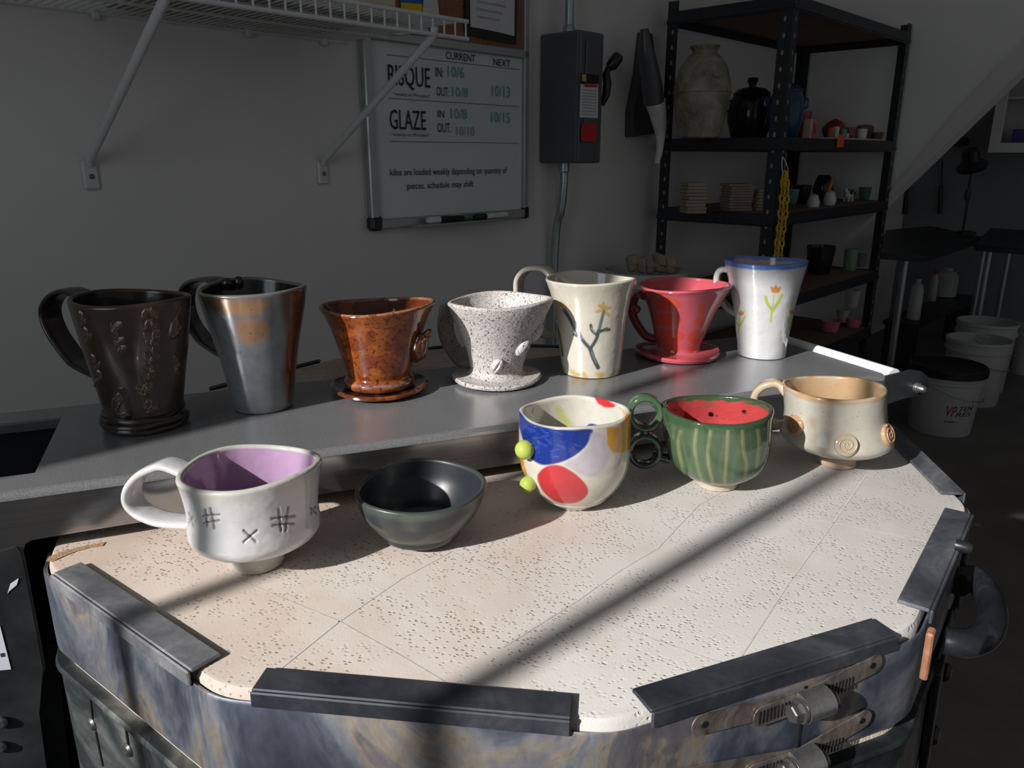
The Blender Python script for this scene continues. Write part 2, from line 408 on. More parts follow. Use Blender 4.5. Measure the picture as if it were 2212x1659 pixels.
# ------------------------------------------------------------------ mugs
class Pot:
    """a hand-built pot: lathe with an uneven plan, lean, rim waves; painted by pixel-traced strokes laid on its real surface"""
    def __init__(s, base, zp, prof, th=.004, fl=.006, nA=256, wob=(), lean=(0, 0), wave=(), rimr=None, squareness=0, twist=0, nP=90, inner=None, rim_px=None):
        B = at(base, zp); s.B = np.array([B[0], B[1], zp+.0004]); s.H = prof[-1][1]; s.th = th
        out = [(1e-5, 0), (prof[0][0]*.5, 0)]+list(prof)
        # rounded rim
        r1, z1 = prof[-1]; rim = [(r1-th/2+th/2*math.cos(a), z1+th/2*math.sin(a)*.9) for a in np.linspace(.35, PI-.35, 6)]
        if inner is None:
            inn = [(max(r-th, .004), z) for r, z in prof[::-1] if z > fl*1.5][0:]
            inn = [(inn[0][0], z1-.0008)]+inn[1:]
            rl = inn[-1][0]; inn += [(rl*.85, fl*1.1), (rl*.5, fl), (1e-5, fl)]
        else: inn = inner
        op = s.res(out, nP); ip = s.res(inn, 44 if nP < 100 else 100)
        pr = np.vstack([op, rim, ip]); s.no = len(op); s.nr = len(rim)
        s.reg = np.array([0]*len(op)+[1]*len(rim)+[2]*len(ip))
        m = len(pr); A = np.linspace(0, 2*PI, nA, endpoint=False)
        R = pr[:, 0][:, None]*np.ones(nA); Z = pr[:, 1][:, None]*np.ones(nA); TT = A[None, :]*np.ones((m, 1))
        hh = np.clip(Z/s.H, 0, 1.1)
        fac = np.ones_like(R)
        for k, amp, ph, pw in wob: fac += amp*np.cos(k*TT+ph)*hh**pw
        R = R*fac
        for k, amp, ph in wave: Z = Z+amp*np.cos(k*TT+ph)*np.clip((hh-.35)/.65, 0, 1)**2
        # size and lean so the rim spans the same width as measured on the photograph
        s.k = 1.0; lean = list(lean); zs = 1.0
        for it in range(6 if rim_px else 1):
            X = s.B[0]+R*s.k*np.cos(TT)+lean[0]*hh; Y = s.B[1]+R*s.k*np.sin(TT)+lean[1]*hh
            s.P = np.stack([X, Y, s.B[2]+Z*zs], 2).reshape(-1, 3)
            if rim_px:
                q = proj(s.P[np.repeat(s.reg, nA) == 1]); x0, x1 = q[:, 0].min(), q[:, 0].max(); ym = (q[:, 1].min()+q[:, 1].max())/2
                s.k *= (rim_px[1]-rim_px[0])/(x1-x0); sc = pxm(s.B+np.array([0, 0, s.H])); lean[0] += ((rim_px[0]+rim_px[1])/2-(x0+x1)/2)/sc*.95
                zs *= 1+(ym-rim_px[2])/sc/s.H*.95
        s.H *= zs; s.zs = zs
        s.hh = hh.ravel(); s.ang = TT.ravel(); s.reg = np.repeat(s.reg, nA); s.m = m; s.nA = nA
        i = np.arange(m-1)[:, None]*nA; k = np.arange(nA)[None, :]; k2 = (k+1) % nA
        s.F = np.stack([i+k, i+k2, i+nA+k2, i+nA+k], 2).reshape(-1, 4)
        s.normals(); s.px = proj(s.P); s.C = np.ones((len(s.P), 3))
    def normals(s):
        G = s.P.reshape(s.m, s.nA, 3)
        du = np.roll(G, -1, 1)-np.roll(G, 1, 1); dv = np.gradient(G, axis=0)
        n = np.cross(du, dv); l = np.linalg.norm(n, axis=2, keepdims=True); s.N = (n/(l+1e-12)).reshape(-1, 3)
        s.face = ((ORG-s.P)*s.N).sum(1) > 0
    @staticmethod
    def res(pts, n):
        P = np.array(pts, float)
        Q = spline(P, n*3)
        # avoid spline overshoot below the base
        Q[:, 0] = np.maximum(Q[:, 0], 1e-5); Q[:, 1] = np.maximum(Q[:, 1], min(P[:, 1]))
        L = np.concatenate([[0], np.cumsum(np.hypot(*np.diff(Q, axis=0).T))])
        t = np.linspace(0, L[-1], n); return np.stack([np.interp(t, L, Q[:, 0]), np.interp(t, L, Q[:, 1])], 1)
    def base(s, out, inn=None, rim=None, foot=None, footz=0):
        s.C[:] = out
        if inn is not None: s.C[s.reg == 2] = inn
        if rim is not None: s.C[s.reg == 1] = rim
        if foot is not None:
            k = sstep(s.hh, footz+.01, footz-.01)*(s.reg == 0); s.C += (np.array(foot)-s.C)*k[:, None]
    def mixc(s, k, c): s.C += (np.array(c)-s.C)*np.clip(k, 0, 1)[:, None]
    def mask(s, reg): return s.face & np.isin(s.reg, reg)
    def blob(s, poly, c, reg=(0, 1), soft=2.2, smooth=True, op=1.0, rough=0):
        q = spline(poly, len(poly)*5, True) if smooth else poly
        idx = np.where(s.mask(reg))[0]; d = poly_sd(s.px[idx], q)
        if rough: d = d+rough*np.sin(s.px[idx][:, 0]*.31+s.px[idx][:, 1]*.17)*np.cos(s.px[idx][:, 1]*.23)
        k = np.zeros(len(s.P)); k[idx] = sstep(d, soft, -soft)*op; s.mixc(k, c)
    def stroke(s, pts, w, c, reg=(0, 1), soft=1.5, op=1.0):
        idx = np.where(s.mask(reg))[0]; d = line_sd(s.px[idx], spline(pts, 24) if len(pts) > 2 else pts)
        k = np.zeros(len(s.P)); k[idx] = sstep(d, w/2+soft, max(0, w/2-soft))*op; s.mixc(k, c)
    def relief(s, pts, w, hgt, c=None, op=.6):
        idx = np.where(s.mask((0,)))[0]; d = line_sd(s.px[idx], pts)
        k = np.zeros(len(s.P)); k[idx] = np.exp(-(d/w)**2)
        s.P = s.P+s.N*(k*hgt)[:, None]
        if c is not None: s.mixc(k*op, c)
    def bulge(s, poly, hgt, soft=8):
        idx = np.where(s.mask((0,)))[0]; d = poly_sd(s.px[idx], spline(poly, 40, True))
        k = np.zeros(len(s.P)); k[idx] = sstep(d, soft*.3, -soft); s.P = s.P+s.N*(k*hgt)[:, None]
    def build(s, root, mat, name='body'):
        s.bvh = BVHTree.FromPolygons([tuple(p) for p in s.P], [tuple(f) for f in s.F])
        return add_mesh(name, s.P, s.F, mat, root, True, s.C)
    def hit(s, p):
        d = ray(p); loc, n, i, dist = s.bvh.ray_cast(Vector(ORG), Vector(d).normalized())
        if loc is None:
            loc, n, i, dist = s.bvh.find_nearest(Vector(ORG+d*(np.linalg.norm(s.B-ORG))/np.linalg.norm(d)))
        n = np.array(n); loc = np.array(loc)
        if np.dot(n, loc-s.B) < 0 and np.dot(n, ORG-loc) < 0: n = -n
        return loc, n
    def surf(s, az, hf):
        k = int(round(az/360*s.nA)) % s.nA; G = s.P.reshape(s.m, s.nA, 3)[:s.no, k]; i = np.argmin(np.abs((G[:, 2]-s.B[2])/s.H-hf)+(np.arange(s.no) < 20)*5*(hf > .3)); return G[i]
    def handle(s, root, pxs, az, width, thick, mat, colr, name='handle', taper=0, offs=0, ends=None):
        a = math.radians(az); er = np.array([math.cos(a), math.sin(a), 0]); et = np.array([-er[1], er[0], 0])
        n = et; P0 = s.B+et*offs
        pts = [onpl(p, P0, n) for p in pxs]
        if ends: pts = [s.surf(az, ends[0])-er*thick*.4]+pts+[s.surf(az, ends[1])-er*thick*.3]
        path = spline(pts, 70)
        V, Fc = ribbon(path, et, width, thick, taper)
        C = np.tile(np.array(colr, float), (len(V), 1))
        return add_mesh(name, V, Fc, mat, root, True, C)
def ribbon(path, wd, width, thick, taper=0, n=16):
    P = np.array(path); tg = np.gradient(P, axis=0); tg /= np.linalg.norm(tg, axis=1)[:, None]
    V = []; m = len(P)
    for i in range(m):
        nn = np.cross(tg[i], wd); nn /= np.linalg.norm(nn); f = 1-taper*math.sin(PI*i/(m-1))
        for k in range(n):
            t = 2*PI*k/n; c, q = math.cos(t), math.sin(t)
            V.append(P[i]+wd*width/2*f*math.copysign(abs(c)**.55, c)+nn*thick/2*math.copysign(abs(q)**.75, q))
    Fc = [(i*n+k, i*n+(k+1) % n, (i+1)*n+(k+1) % n, (i+1)*n+k) for i in range(m-1) for k in range(n)]
    Fc += [list(range(n))[::-1], [(m-1)*n+k for k in range(n)]]
    return np.array(V), Fc
def frame(n, up=(0, 0, 1)):
    n = np.array(n, float); n /= np.linalg.norm(n); t = np.cross(up, n); t /= np.linalg.norm(t)+1e-9
    return [t, np.cross(n, t), n]
# ================================================================== POTS
GM = {}
GM['gloss_white'] = glaze('glossy_white_glaze', .10, .5, [(420, .66, (.35, .33, .30), .25)], .55, 60, mott=.05)
GM['cream'] = glaze('cream_glaze_fine_specks', .09, .5, [(520, .68, (.30, .25, .18), .5)], .40, 60, mott=.05)
GM['paint'] = glaze('hand_painted_glaze', .10, .5, [(430, .70, (.25, .2, .2), .4)], .3, 50, mott=.10)
GM['pink'] = glaze('pink_gloss', .10, .5, None, .12, 45, mott=.04)
GM['brown'] = glaze('amber_brown_glaze', .10, .6, [(230, .58, (.045, .014, .008), .7), (420, .62, (.02, .010, .008), .7), (55, .60, (.42, .12, .025), .35)], .25, 80, mott=.25)
GM['speck'] = glaze('speckled_matt_stoneware', .55, 0, [(800, .56, (.14, .125, .12), .75), (430, .62, (.07, .065, .062), .95)], .25, 300, mott=.06)
GM['gun'] = glaze('gunmetal_bronze_glaze', .22, .3, [(500, .70, (.03, .03, .03), .6)], .3, 45, metal=.25, mott=.18)
GM['leaf'] = glaze('dark_bronze_glaze', .26, .25, None, .25, 50, metal=.3, mott=.2)
GM['matt_black'] = glaze('satin_black_glaze', .38, .1, None, .15, 50, mott=.2)
GM['melon'] = glaze('watermelon_glaze', .08, .5, [(45, .60, (.045, .10, .045), .35)], .35, 60, mott=.14)
GM['sand'] = glaze('shino_sand_glaze', .16, .35, [(48, .62, (.50, .30, .14), .2), (420, .69, (.16, .11, .07), .5)], .12, 60, mott=.08)
GM['bare'] = glaze('bare_stoneware', .7, 0, [(300, .62, (.45, .32, .2), .35)], .3, 160, mott=.08)

def start(name, label, cat, pot, group=None):
    return thing(name, label, cat, pot.B, group)
def lathe_part(name, pot, prof, mat, root, colr, n=96, wob=0, wz=0, colfn=None):
    V = []; m = len(prof); P = np.array(prof)
    for r, z in prof:
        for k in range(n):
            t = 2*PI*k/n; f = 1+wob*math.sin(3*t+.7)+wob*.6*math.sin(5*t)
            V.append(pot.B+np.array([r*f*pot.k*math.cos(t), r*f*pot.k*math.sin(t), z*pot.zs+wz*math.sin(2*t+1)*(r/.05)]))
    Fc = [(i*n+k, i*n+(k+1) % n, (i+1)*n+(k+1) % n, (i+1)*n+k) for i in range(m-1) for k in range(n)]
    if prof[0][0] > 1e-5: Fc.append(list(range(n))[::-1])
    if prof[-1][0] > 1e-5: Fc.append([(m-1)*n+k for k in range(n)])
    C = np.tile(np.array(colr, float), (len(V), 1))
    if colfn: C = colfn(np.array(V)-pot.B, C)
    return add_mesh(name, V, Fc, mat, root, 'auto', C)

# --- 1 leaf mug ---------------------------------------------------------------
z0 = Zm(60, 560, 3.456)
p = Pot((316, 916), .05, [(.033, 0), (.0355, .003), (.0362, .012), (.0415, .04), (.048, .075), (.0544, .1148)], th=.0055, nA=760, nP=240,
        wob=((2, .025, .4, 1.5), (3, .015, 1, 2)), wave=((1, .0012, 2.5), (2, .0015, .5)), rim_px=(144, 413, 645))
p.base((.066, .055, .047), (.02, .02, .022), (.10, .068, .045))
p.mixc((p.reg == 0)*sstep(p.hh, .35, .95)*.55, (.105, .075, .052))
gold = (.34, .25, .15)
def leafrel(cx, cy, l, w, ang, h=.0011):
    c, s = math.cos(ang), math.sin(ang)
    o = [(0, -.5), (.45, -.12), (.38, .25), (0, .5), (-.38, .25), (-.45, -.12), (0, -.5)]
    pts = [(cx+(a*w*c-b*l*s), cy+(a*w*s+b*l*c)) for a, b in o]
    p.relief(z0(*pts), 1.15, h*.8, gold, .38)
    p.relief(z0((cx+.45*l*s, cy-.45*l*c), (cx-.45*l*s, cy+.45*l*c)), 1.0, h*.5, gold, .2)
    p.bulge(z0(*pts[:-1]), .0009, 4)
for i, (cx, cy) in enumerate([(885, 400), (945, 400), (905, 480), (950, 500), (965, 550), (900, 580), (950, 600), (905, 650), (955, 660), (900, 735), (950, 730), (905, 800), (945, 810), (880, 860), (925, 855), (860, 920), (895, 945), (845, 985), (905, 970), (870, 1030), (900, 1080), (945, 1090), (930, 1120)]):
    leafrel(cx, cy, 92, 52, (-.7 if i % 2 else .8)+.2*math.sin(i*2.1))
for i, (cx, cy) in enumerate([(640, 520), (675, 495), (650, 560), (690, 610), (665, 650), (705, 670)]): leafrel(cx, cy, 80, 42, .9 if i % 2 else -.5, .0009)
for i, (cx, cy) in enumerate([(400, 420), (415, 480), (435, 540), (455, 590), (490, 740), (520, 800), (535, 860), (515, 920)]): leafrel(cx, cy, 70, 26, .5 if i % 2 else -.4, .0008)
for i, (cx, cy) in enumerate([(1105, 740), (1115, 800), (1110, 830)]): leafrel(cx, cy, 60, 28, .5 if i % 2 else -.4, .0008)
p.bulge(z0((1145, 340), (1120, 420), (1145, 500), (1120, 560), (1075, 590), (1045, 560), (1060, 480), (1100, 400)), .0028, 7)
for l_ in (((1140, 350), (1070, 470), (1050, 560)), ((1100, 440), (1085, 520), (1110, 560)), ((1140, 470), (1110, 520), (1070, 580))): p.relief(z0(*l_), 1.2, .001, gold, .5)
p.bulge(z0((700, 965), (745, 1000), (770, 1080), (780, 1160), (735, 1200), (690, 1200), (680, 1140), (635, 1090), (640, 1010)), .0042, 9)
for l_ in (((690, 980), (650, 1040), (650, 1110), (690, 1150)), ((700, 985), (725, 1030), (690, 1090), (680, 1140)), ((660, 1020), (700, 1060), (690, 1110)), ((690, 1150), (740, 1130), (775, 1160))): p.relief(z0(*l_), 1.2, .0011, gold, .45)
p.normals()
t = start('mug', 'tall dark bronze mug with raised leaf trails and coiled foot, standing in shade', 'mug', p)
p.build(t, GM['leaf']); b_ = MB()
for i, (r, z, tr) in enumerate([(.0375, .0035, .0035), (.0385, .008, .0032), (.0378, .0115, .0028), (.0372, .0145, .002)]):
    pts = [p.B+np.array([(r*p.k+.0008*math.sin(3*a+i*1.7))*math.cos(a), (r*p.k+.0008*math.sin(2*a+i))*math.sin(a), z+.0012*math.sin(2*a+i*2.2)+.0005*math.sin(7*a+i)]) for a in np.linspace(0, 2*PI, 90, endpoint=False)]
    b_.tube(pts, tr, 10, closed=True)
b_.build('base_coil', GM['leaf'], t, True, (.045, .036, .03))
p.handle(t, z0((370, 246), (290, 235), (215, 275), (170, 350), (172, 430), (215, 540), (280, 640), (350, 730), (420, 790)), 150, .022, .0055, GM['leaf'], (.05, .04, .036), ends=(.93, .30))

# --- 2 gunmetal mug -----------------------------------------------------------
p = Pot((570, 877), .05, [(.0265, 0), (.0281, .003), (.031, .02), (.038, .06), (.045, .09), (.051, .1187)], th=.005, wob=((2, .03, 2.2, 1.5), (3, .012, 0, 1)), wave=((2, .0015, 1.5), (3, .0008, 0)), rim_px=(425, 663, 620))
p.base((.25, .27, .285), (.03, .03, .035), (.27, .25, .22))
p.blob(z0((1450, 300), (1600, 310), (1780, 300), (1800, 360), (1720, 410), (1560, 420), (1440, 390)), (.46, .27, .155), (0,), 8)
p.blob(z0((1560, 470), (1680, 450), (1790, 480), (1790, 580), (1700, 630), (1600, 620), (1560, 560)), (.45, .265, .155), (0,), 9)
p.blob(z0((1900, 260), (2080, 240), (2010, 700), (1960, 1060), (1900, 900), (1930, 600)), (.13, .055, .03), (0,), 10)
p.blob(z0((1270, 240), (1440, 270), (1460, 400), (1350, 380)), (.12, .075, .05), (0,), 12)
p.stroke(z0((1550, 1160), (1750, 1172), (1960, 1110)), 3, (.25, .16, .10))
t = start('mug', 'tall smooth gunmetal mug with bronze patches, beside the leaf mug', 'mug', p)
p.build(t, GM['gun'])
p.handle(t, z0((1400, 155), (1320, 150), (1235, 175), (1190, 240), (1185, 350), (1225, 470), (1290, 560), (1370, 640)), 132, .020, .0055, GM['gun'], (.045, .038, .036), ends=(.94, .30))
lo = p.B+np.array([-.033, .026, p.H-.0005]); b_ = MB()
b_.ell(lo+np.array([0, 0, .001]), np.eye(3), (.006, .005, .0055)).ell(lo+np.array([.010, .004, .001]), np.eye(3), (.0045, .004, .0065))
b_.build('handle_rivet', GM['gun'], t, True, (.04, .036, .034))

# --- 3 amber dripper ----------------------------------------------------------
z2 = Zm(660, 540, 3.456)
p = Pot((820, 843), .05, [(.030, .004), (.0365, .007), (.0378, .012), (.0345, .0165), (.0342, .020), (.0435, .05), (.0525, .075), (.0595, .0885)], th=.0045, fl=.012, wob=((2, .035, .6, 2), (4, .02, .8, 2), (3, .01, 2, 1)), wave=((1, .0028, .5), (2, .0018, .2)), lean=(.0015, 0), rim_px=(688, 940, 663))
p.base((.25, .052, .012), (.16, .032, .009), (.42, .19, .085))
k_ = (p.reg == 0)*(vnoise(p.P, 55) > .12); p.mixc(k_*.4, (.42, .13, .025))
p.mixc((p.reg == 0)*sstep(p.hh, .24, .12)*.5, (.32, .11, .02))
p.stroke(z2((330, 1010), (480, 1020), (700, 1010), (810, 950)), 4, (.25, .27, .36), op=.7)
t = start('coffee_dripper', 'amber brown pour over coffee dripper with flared rim and attached saucer', 'coffee dripper', p)
p.build(t, GM['brown'])
lathe_part('saucer', p, [(.0001, .0005), (.035, .0005), (.048, .002), (.0525, .0045), (.0528, .0068), (.0505, .0082), (.045, .0062), (.034, .0045), (.0001, .0045)], GM['brown'], t, (.17, .042, .014), wob=.012, wz=.001,
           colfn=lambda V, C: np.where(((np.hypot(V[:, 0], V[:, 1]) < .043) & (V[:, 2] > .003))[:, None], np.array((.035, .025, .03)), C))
lo, n = p.hit(z2((826, 722))[0]); lo = lo+n*.001; fr = frame(n, (0, -.35, 1)); b_ = MB()
b_.ell(lo+n*.001, fr, (.0098, .019, .008), 24, 16)
b_.ell(lo+n*.0065+fr[1]*.002, fr, (.0062, .0145, .0045), 20, 12)
b_.tube(spline([lo+n*.006+fr[1]*.014-fr[0]*.004, lo+n*.010+fr[1]*.004-fr[0]*.001, lo+n*.0095-fr[1]*.007+fr[0]*.001, lo+n*.005-fr[1]*.014], 24), .0016, 8)
b_.tube(spline([lo+n*.004+fr[1]*.015+fr[0]*.004, lo+n*.008+fr[1]*.020+fr[0]*.006, lo+n*.006+fr[1]*.013+fr[0]*.007], 14), .003, 8)
b_.build('coffee_bean_relief', GM['brown'], t, True, (.12, .035, .012))

# --- 4 speckled dripper -------------------------------------------------------
p = Pot((1072, 821), .05, [(.044, .004), (.034, .0075), (.0292, .013), (.0305, .022), (.0355, .04), (.045, .062), (.0535, .08), (.0563, .0885)], th=.0055, fl=.012, nA=300, wob=((3, .03, .5, 2), (2, .02, 0, 1)), wave=((1, .002, .5), (3, .0012, 1.2)), lean=(.005, 0), rim_px=(967, 1195, 649))
p.base((.66, .62, .60), (.68, .645, .62), (.66, .62, .60))
t = start('coffee_dripper', 'pale grey speckled coffee dripper with raised coffee beans and wide saucer', 'coffee dripper', p)
p.build(t, GM['speck'])
lathe_part('saucer', p, [(.0001, .0003), (.044, .0003), (.0495, .0025), (.0502, .005), (.0485, .0068), (.040, .0065), (.030, .0085), (.0001, .009)], GM['speck'], t, (.67, .63, .61), wob=.014, wz=.0008)
for q, rot, L in (((1430, 862), .55, .0092), ((1617, 728), .62, .0104), ((1722, 612), .5, .0098), ((1782, 515), .3, .0088)):
    lo, n = p.hit(z2(q)[0]); lo = lo+n*.0012; f0 = frame(n); c, s = math.cos(-rot), math.sin(-rot)
    u = f0[1]*c-f0[0]*s; v = f0[0]*c+f0[1]*s
    V = []; Fc = []; nu, nv = 36, 22
    for i in range(nv+1):
        ph = PI*i/nv
        for k in range(nu):
            a = 2*PI*k/nu; x = math.sin(ph)*math.cos(a); y = math.sin(ph)*math.sin(a); w = math.cos(ph)
            g = math.exp(-(x/.16)**2)*.42*max(0, w)
            V.append(lo+v*x*L*.66+u*y*L+n*(w*(1-g)*L*.52))
    Fc = [(i*nu+k, i*nu+(k+1) % nu, (i+1)*nu+(k+1) % nu, (i+1)*nu+k) for i in range(nv) for k in range(nu)]
    add_mesh('coffee_bean_relief', V, Fc, GM['speck'], t, True, np.tile((.68, .645, .62), (len(V), 1)))
p.handle(t, z2((1085, 395), (1052, 480), (1045, 580), (1070, 680), (1120, 765), (1190, 840)), 128, .021, .009, GM['speck'], (.62, .58, .56), ends=(.86, .16))

# --- 5 daisy mug --------------------------------------------------------------
za = Zm(1240, 520, 3.95)
p = Pot((1277, 802), .05, [(.032, 0), (.0341, .003), (.0362, .02), (.0402, .06), (.0445, .088), (.0502, .1063)], th=.004, nA=520, nP=150, wob=((2, .03, .2, 1.5), (4, .012, 1, 1), (3, .012, .3, 2)), wave=((2, .0015, 2), (3, .0008, 1)), lean=(-.0026, 0), rim_px=(1178, 1377, 600))
p.base((.72, .68, .57), (.70, .66, .56), (.70, .66, .55))
nb = vnoise(p.P, 110)*.5+.5
p.mixc((p.reg == 0)*sstep(p.hh+nb*.05, .13, .085)*sstep(nb, .35, .6)*.85, (.62, .42, .12))
mus = (.62, .36, .07)
cx, cy = 252, 590
for ex, ey, w in ((205, 540, 10), (250, 520, 11), (325, 568, 10), (312, 650, 9), (180, 612, 10), (285, 545, 6), (225, 560, 6)):
    p.blob(za((cx, cy), (cx+(ex-cx)*.6-(ey-cy)*.22, cy+(ey-cy)*.6+(ex-cx)*.22), (ex, ey), (cx+(ex-cx)*.6+(ey-cy)*.22, cy+(ey-cy)*.6-(ex-cx)*.22)), mus, (0,), 1.6, True, .8)
tl = (.075, .10, .115)
p.stroke(za((255, 605), (232, 690), (212, 770)), 7, (.17, .21, .23)); p.stroke(za((212, 770), (185, 850), (140, 920)), 7.5, tl)
p.stroke(za((138, 920), (165, 1000), (205, 1082)), 9.5, tl); p.stroke(za((150, 950), (188, 1040)), 3, (.3, .34, .36), op=.6)
p.stroke(za((190, 800), (155, 765), (143, 722)), 7, tl); p.stroke(za((180, 785), (150, 745)), 2.5, (.45, .47, .46), op=.7)
p.stroke(za((205, 782), (250, 765), (300, 758)), 7, tl); p.stroke(za((225, 770), (280, 745)), 3.5, tl)
p.stroke(za((137, 922), (75, 850), (10, 755), (-40, 660), (-85, 590)), 7.5, tl); p.stroke(za((105, 890), (50, 830), (0, 800)), 5, tl)
p.stroke(za((60, 830), (30, 760), (5, 700)), 9, (.25, .28, .32), op=.8)
p.blob(za((-125, 530), (-95, 520), (-60, 560), (-75, 595), (-110, 570)), mus, (0,), 3, True, .6)
p.stroke(z2((1880, 560), (1905, 680), (1920, 790)), 3.5, tl)
t = start('mug', 'tall cream mug with painted yellow flower and grey stem', 'mug', p)
p.build(t, GM['cream'])
p.handle(t, z2((1805, 152), (1730, 132), (1650, 150), (1597, 215), (1590, 300), (1600, 400), (1650, 520), (1740, 620)), 145, .017, .007, GM['cream'], (.70, .66, .55), ends=(.93, .35))

# --- 6 pink dripper -----------------------------------------------------------
p = Pot((1462, 767), .05, [(.036, .004), (.0305, .0065), (.0278, .011), (.0315, .025), (.0415, .055), (.0525, .081), (.057, .0885)], th=.005, fl=.01, nA=360, wob=((2, .02, .3, 2), (3, .012, 0, 1)), wave=((1, .0012, 0), (2, .001, 2)), lean=(.0055, 0), rim_px=(1380, 1584, 615))
pk = (.58, .112, .145); p.base(pk, (.64, .105, .14), (.66, .13, .16))
orr = (.66, .075, .035)
for x, y, a, b in ((800, 545, 110, 60), (800, 680, 118, 58), (820, 815, 124, 58), (830, 925, 70, 50), (745, 440, 40, 22), (1095, 585, 40, 45), (1090, 700, 62, 48), (1050, 825, 78, 62), (1010, 935, 42, 32), (1180, 520, 30, 40)):
    p.blob(za(*[(x+a*math.cos(q), y+b*math.sin(q)) for q in np.linspace(0, 2*PI, 14, endpoint=False)]), orr, (0,), 2, True, .92)
for y in (610, 745, 880): p.stroke(za((740, y), (830, y-6), (930, y+10)), 6, (.68, .08, .09), (0,), 2, .5)
t = start('coffee_dripper', 'glossy pink coffee dripper with orange dots and attached saucer', 'coffee dripper', p)
p.build(t, GM['pink'])
lathe_part('saucer', p, [(.0001, .0003), (.046, .0003), (.0532, .0025), (.0546, .0055), (.0528, .0078), (.043, .0065), (.031, .0075), (.0001, .008)], GM['pink'], t, (.62, .11, .14), wob=.012, wz=.0012)
p.handle(t, za((560, 458), (525, 480), (502, 545), (496, 600), (515, 670), (560, 745), (620, 815)), 160, .013, .0095, GM['pink'], (.34, .045, .06), ends=(.80, .2))
b_ = MB(); q0 = onpl(za((545, 465))[0], p.B, np.array([0, 1., 0])); q1 = onpl(za((528, 585))[0], p.B, np.array([0, 1., 0]))
b_.ell(q0, np.eye(3), (.0065, .006, .0042)).ell(q1, np.eye(3), (.0058, .0055, .0055)).build('thumb_rest', GM['pink'], t, True, (.34, .04, .06))
b_ = MB()
for k in range(7):
    a = .5+k*.38; r = .0385-.0; b_.ell(p.B+np.array([r*math.cos(a)+.0045, r*math.sin(a), .069]), np.eye(3), (.0032, .0032, .005), 12, 8)
b_.build('filter_rib', GM['pink'], t, True, (.62, .10, .13))

# --- 7 tulip mug --------------------------------------------------------------
p = Pot((1645, 766), .05, [(.0285, 0), (.0305, .003), (.0322, .02), (.0380, .06), (.0442, .09), (.0502, .115)], th=.004, nA=520, nP=150, wob=((2, .02, .5, 1), (6, .010, .4, .6), (3, .012, 1, 1)), wave=((1, .0006, 1), (2, .0012, 1)), lean=(-.0045, 0), rim_px=(1564, 1747, 563.5))
p.base((.74, .745, .76), (.72, .55, .62), (.14, .29, .74))
bl = (.13, .28, .74)
nb = vnoise(p.P, 130); p.mixc((p.reg == 0)*sstep(p.hh+nb*.012, .955, .972)*.95, bl); p.mixc((p.reg == 2)*sstep(p.hh+nb*.02, .965, .985)*.9, bl)
og = (.70, .27, .03); gr = (.50, .62, .12)
def tulip(cx, cy, s=1.0, leaf=True):
    p.blob(za(*[(cx+s*a, cy+s*b) for a, b in ((-45, -30), (-38, 10), (-22, 30), (0, 34), (28, 28), (42, 0), (44, -32), (22, -12), (2, -42), (-18, -14))]), og, (0,), 1.5, False, .95)
    if leaf:
        p.stroke(za((cx-15*s, cy+45*s), (cx-25*s, cy+165*s)), 3.2, gr, op=.8)
        p.stroke(za((cx-85*s, cy+65*s), (cx-70*s, cy+120*s), (cx-30*s, cy+175*s)), 6.5*s, gr); p.stroke(za((cx+55*s, cy+50*s), (cx+20*s, cy+115*s), (cx-30*s, cy+185*s)), 6.5*s, gr)
        p.stroke(za((cx-30*s, cy+180*s), (cx-42*s, cy+275*s)), 5*s, gr)
tulip(1720, 415); tulip(1425, 618, .62); tulip(1862, 610, .55); p.stroke(za((1312, 300), (1310, 345)), 4, og)
p.normals()
t = start('mug', 'tall white mug with blue rim and painted orange tulips', 'mug', p)
p.build(t, GM['gloss_white'])
p.handle(t, za((1290, 243), (1245, 258), (1222, 310), (1225, 390), (1250, 480), (1310, 570)), 152, .014, .008, GM['gloss_white'], (.72, .72, .74), ends=(.88, .42))

# --- 8 white snowflake mug ----------------------------------------------------
zw = Zm(240, 920, 2.572)
p = Pot((558, 1216), 0, [(.020, .0165), (.030, .0180), (.0425, .0215), (.0484, .0278), (.0490, .0345), (.0478, .046), (.0495, .062), (.0518, .0745)], th=.0055, fl=.021, nA=560, nP=150,
        wob=((2, .03, .15, 1), (5, .012, .6, 1), (3, .012, 0, 1)), wave=((1, .0018, .5), (2, .0016, .9), (3, .0006, 0)), rim_px=(379, 696, 1014))
p.base((.74, .74, .755), (.55, .36, .56), (.70, .68, .62))
nb = vnoise(p.P, 90); p.mixc((p.reg == 0)*sstep(p.hh+nb*.02, .88, .95)*.8, (.68, .66, .60))
for l_ in (((930, 460), (945, 580)), ((985, 450), (970, 580)), ((893, 515), (1022, 498)), ((900, 552), (1015, 540)),
           ((520, 465), (530, 560)), ((550, 460), (572, 575)), ((508, 502), (602, 496)), ((512, 542), (600, 528)),
           ((738, 582), (806, 642)), ((812, 582), (738, 646)), ((1113, 455), (1142, 482)), ((1139, 446), (1114, 486)), ((430, 485), (452, 560)), ((428, 540), (455, 500))):
    p.relief(zw(*l_), 2.3, -.0011, (.16, .145, .13), .75)
p.normals()
t = start('mug', 'squat white mug with stamped snowflakes and lilac inside', 'mug', p)
p.build(t, GM['gloss_white'])
lathe_part('foot', p, [(.0175, .0002), (.0198, .0008), (.0208, .006), (.0235, .013), (.0290, .0200), (.012, .0200)], GM['bare'], t, (.68, .63, .55), wob=.01)
p.handle(t, zw((330, 212), (255, 222), (175, 265), (122, 335), (118, 405), (165, 465), (245, 505), (330, 525)), 165, .0195, .0062, GM['gloss_white'], (.74, .74, .755), ends=(.86, .36))

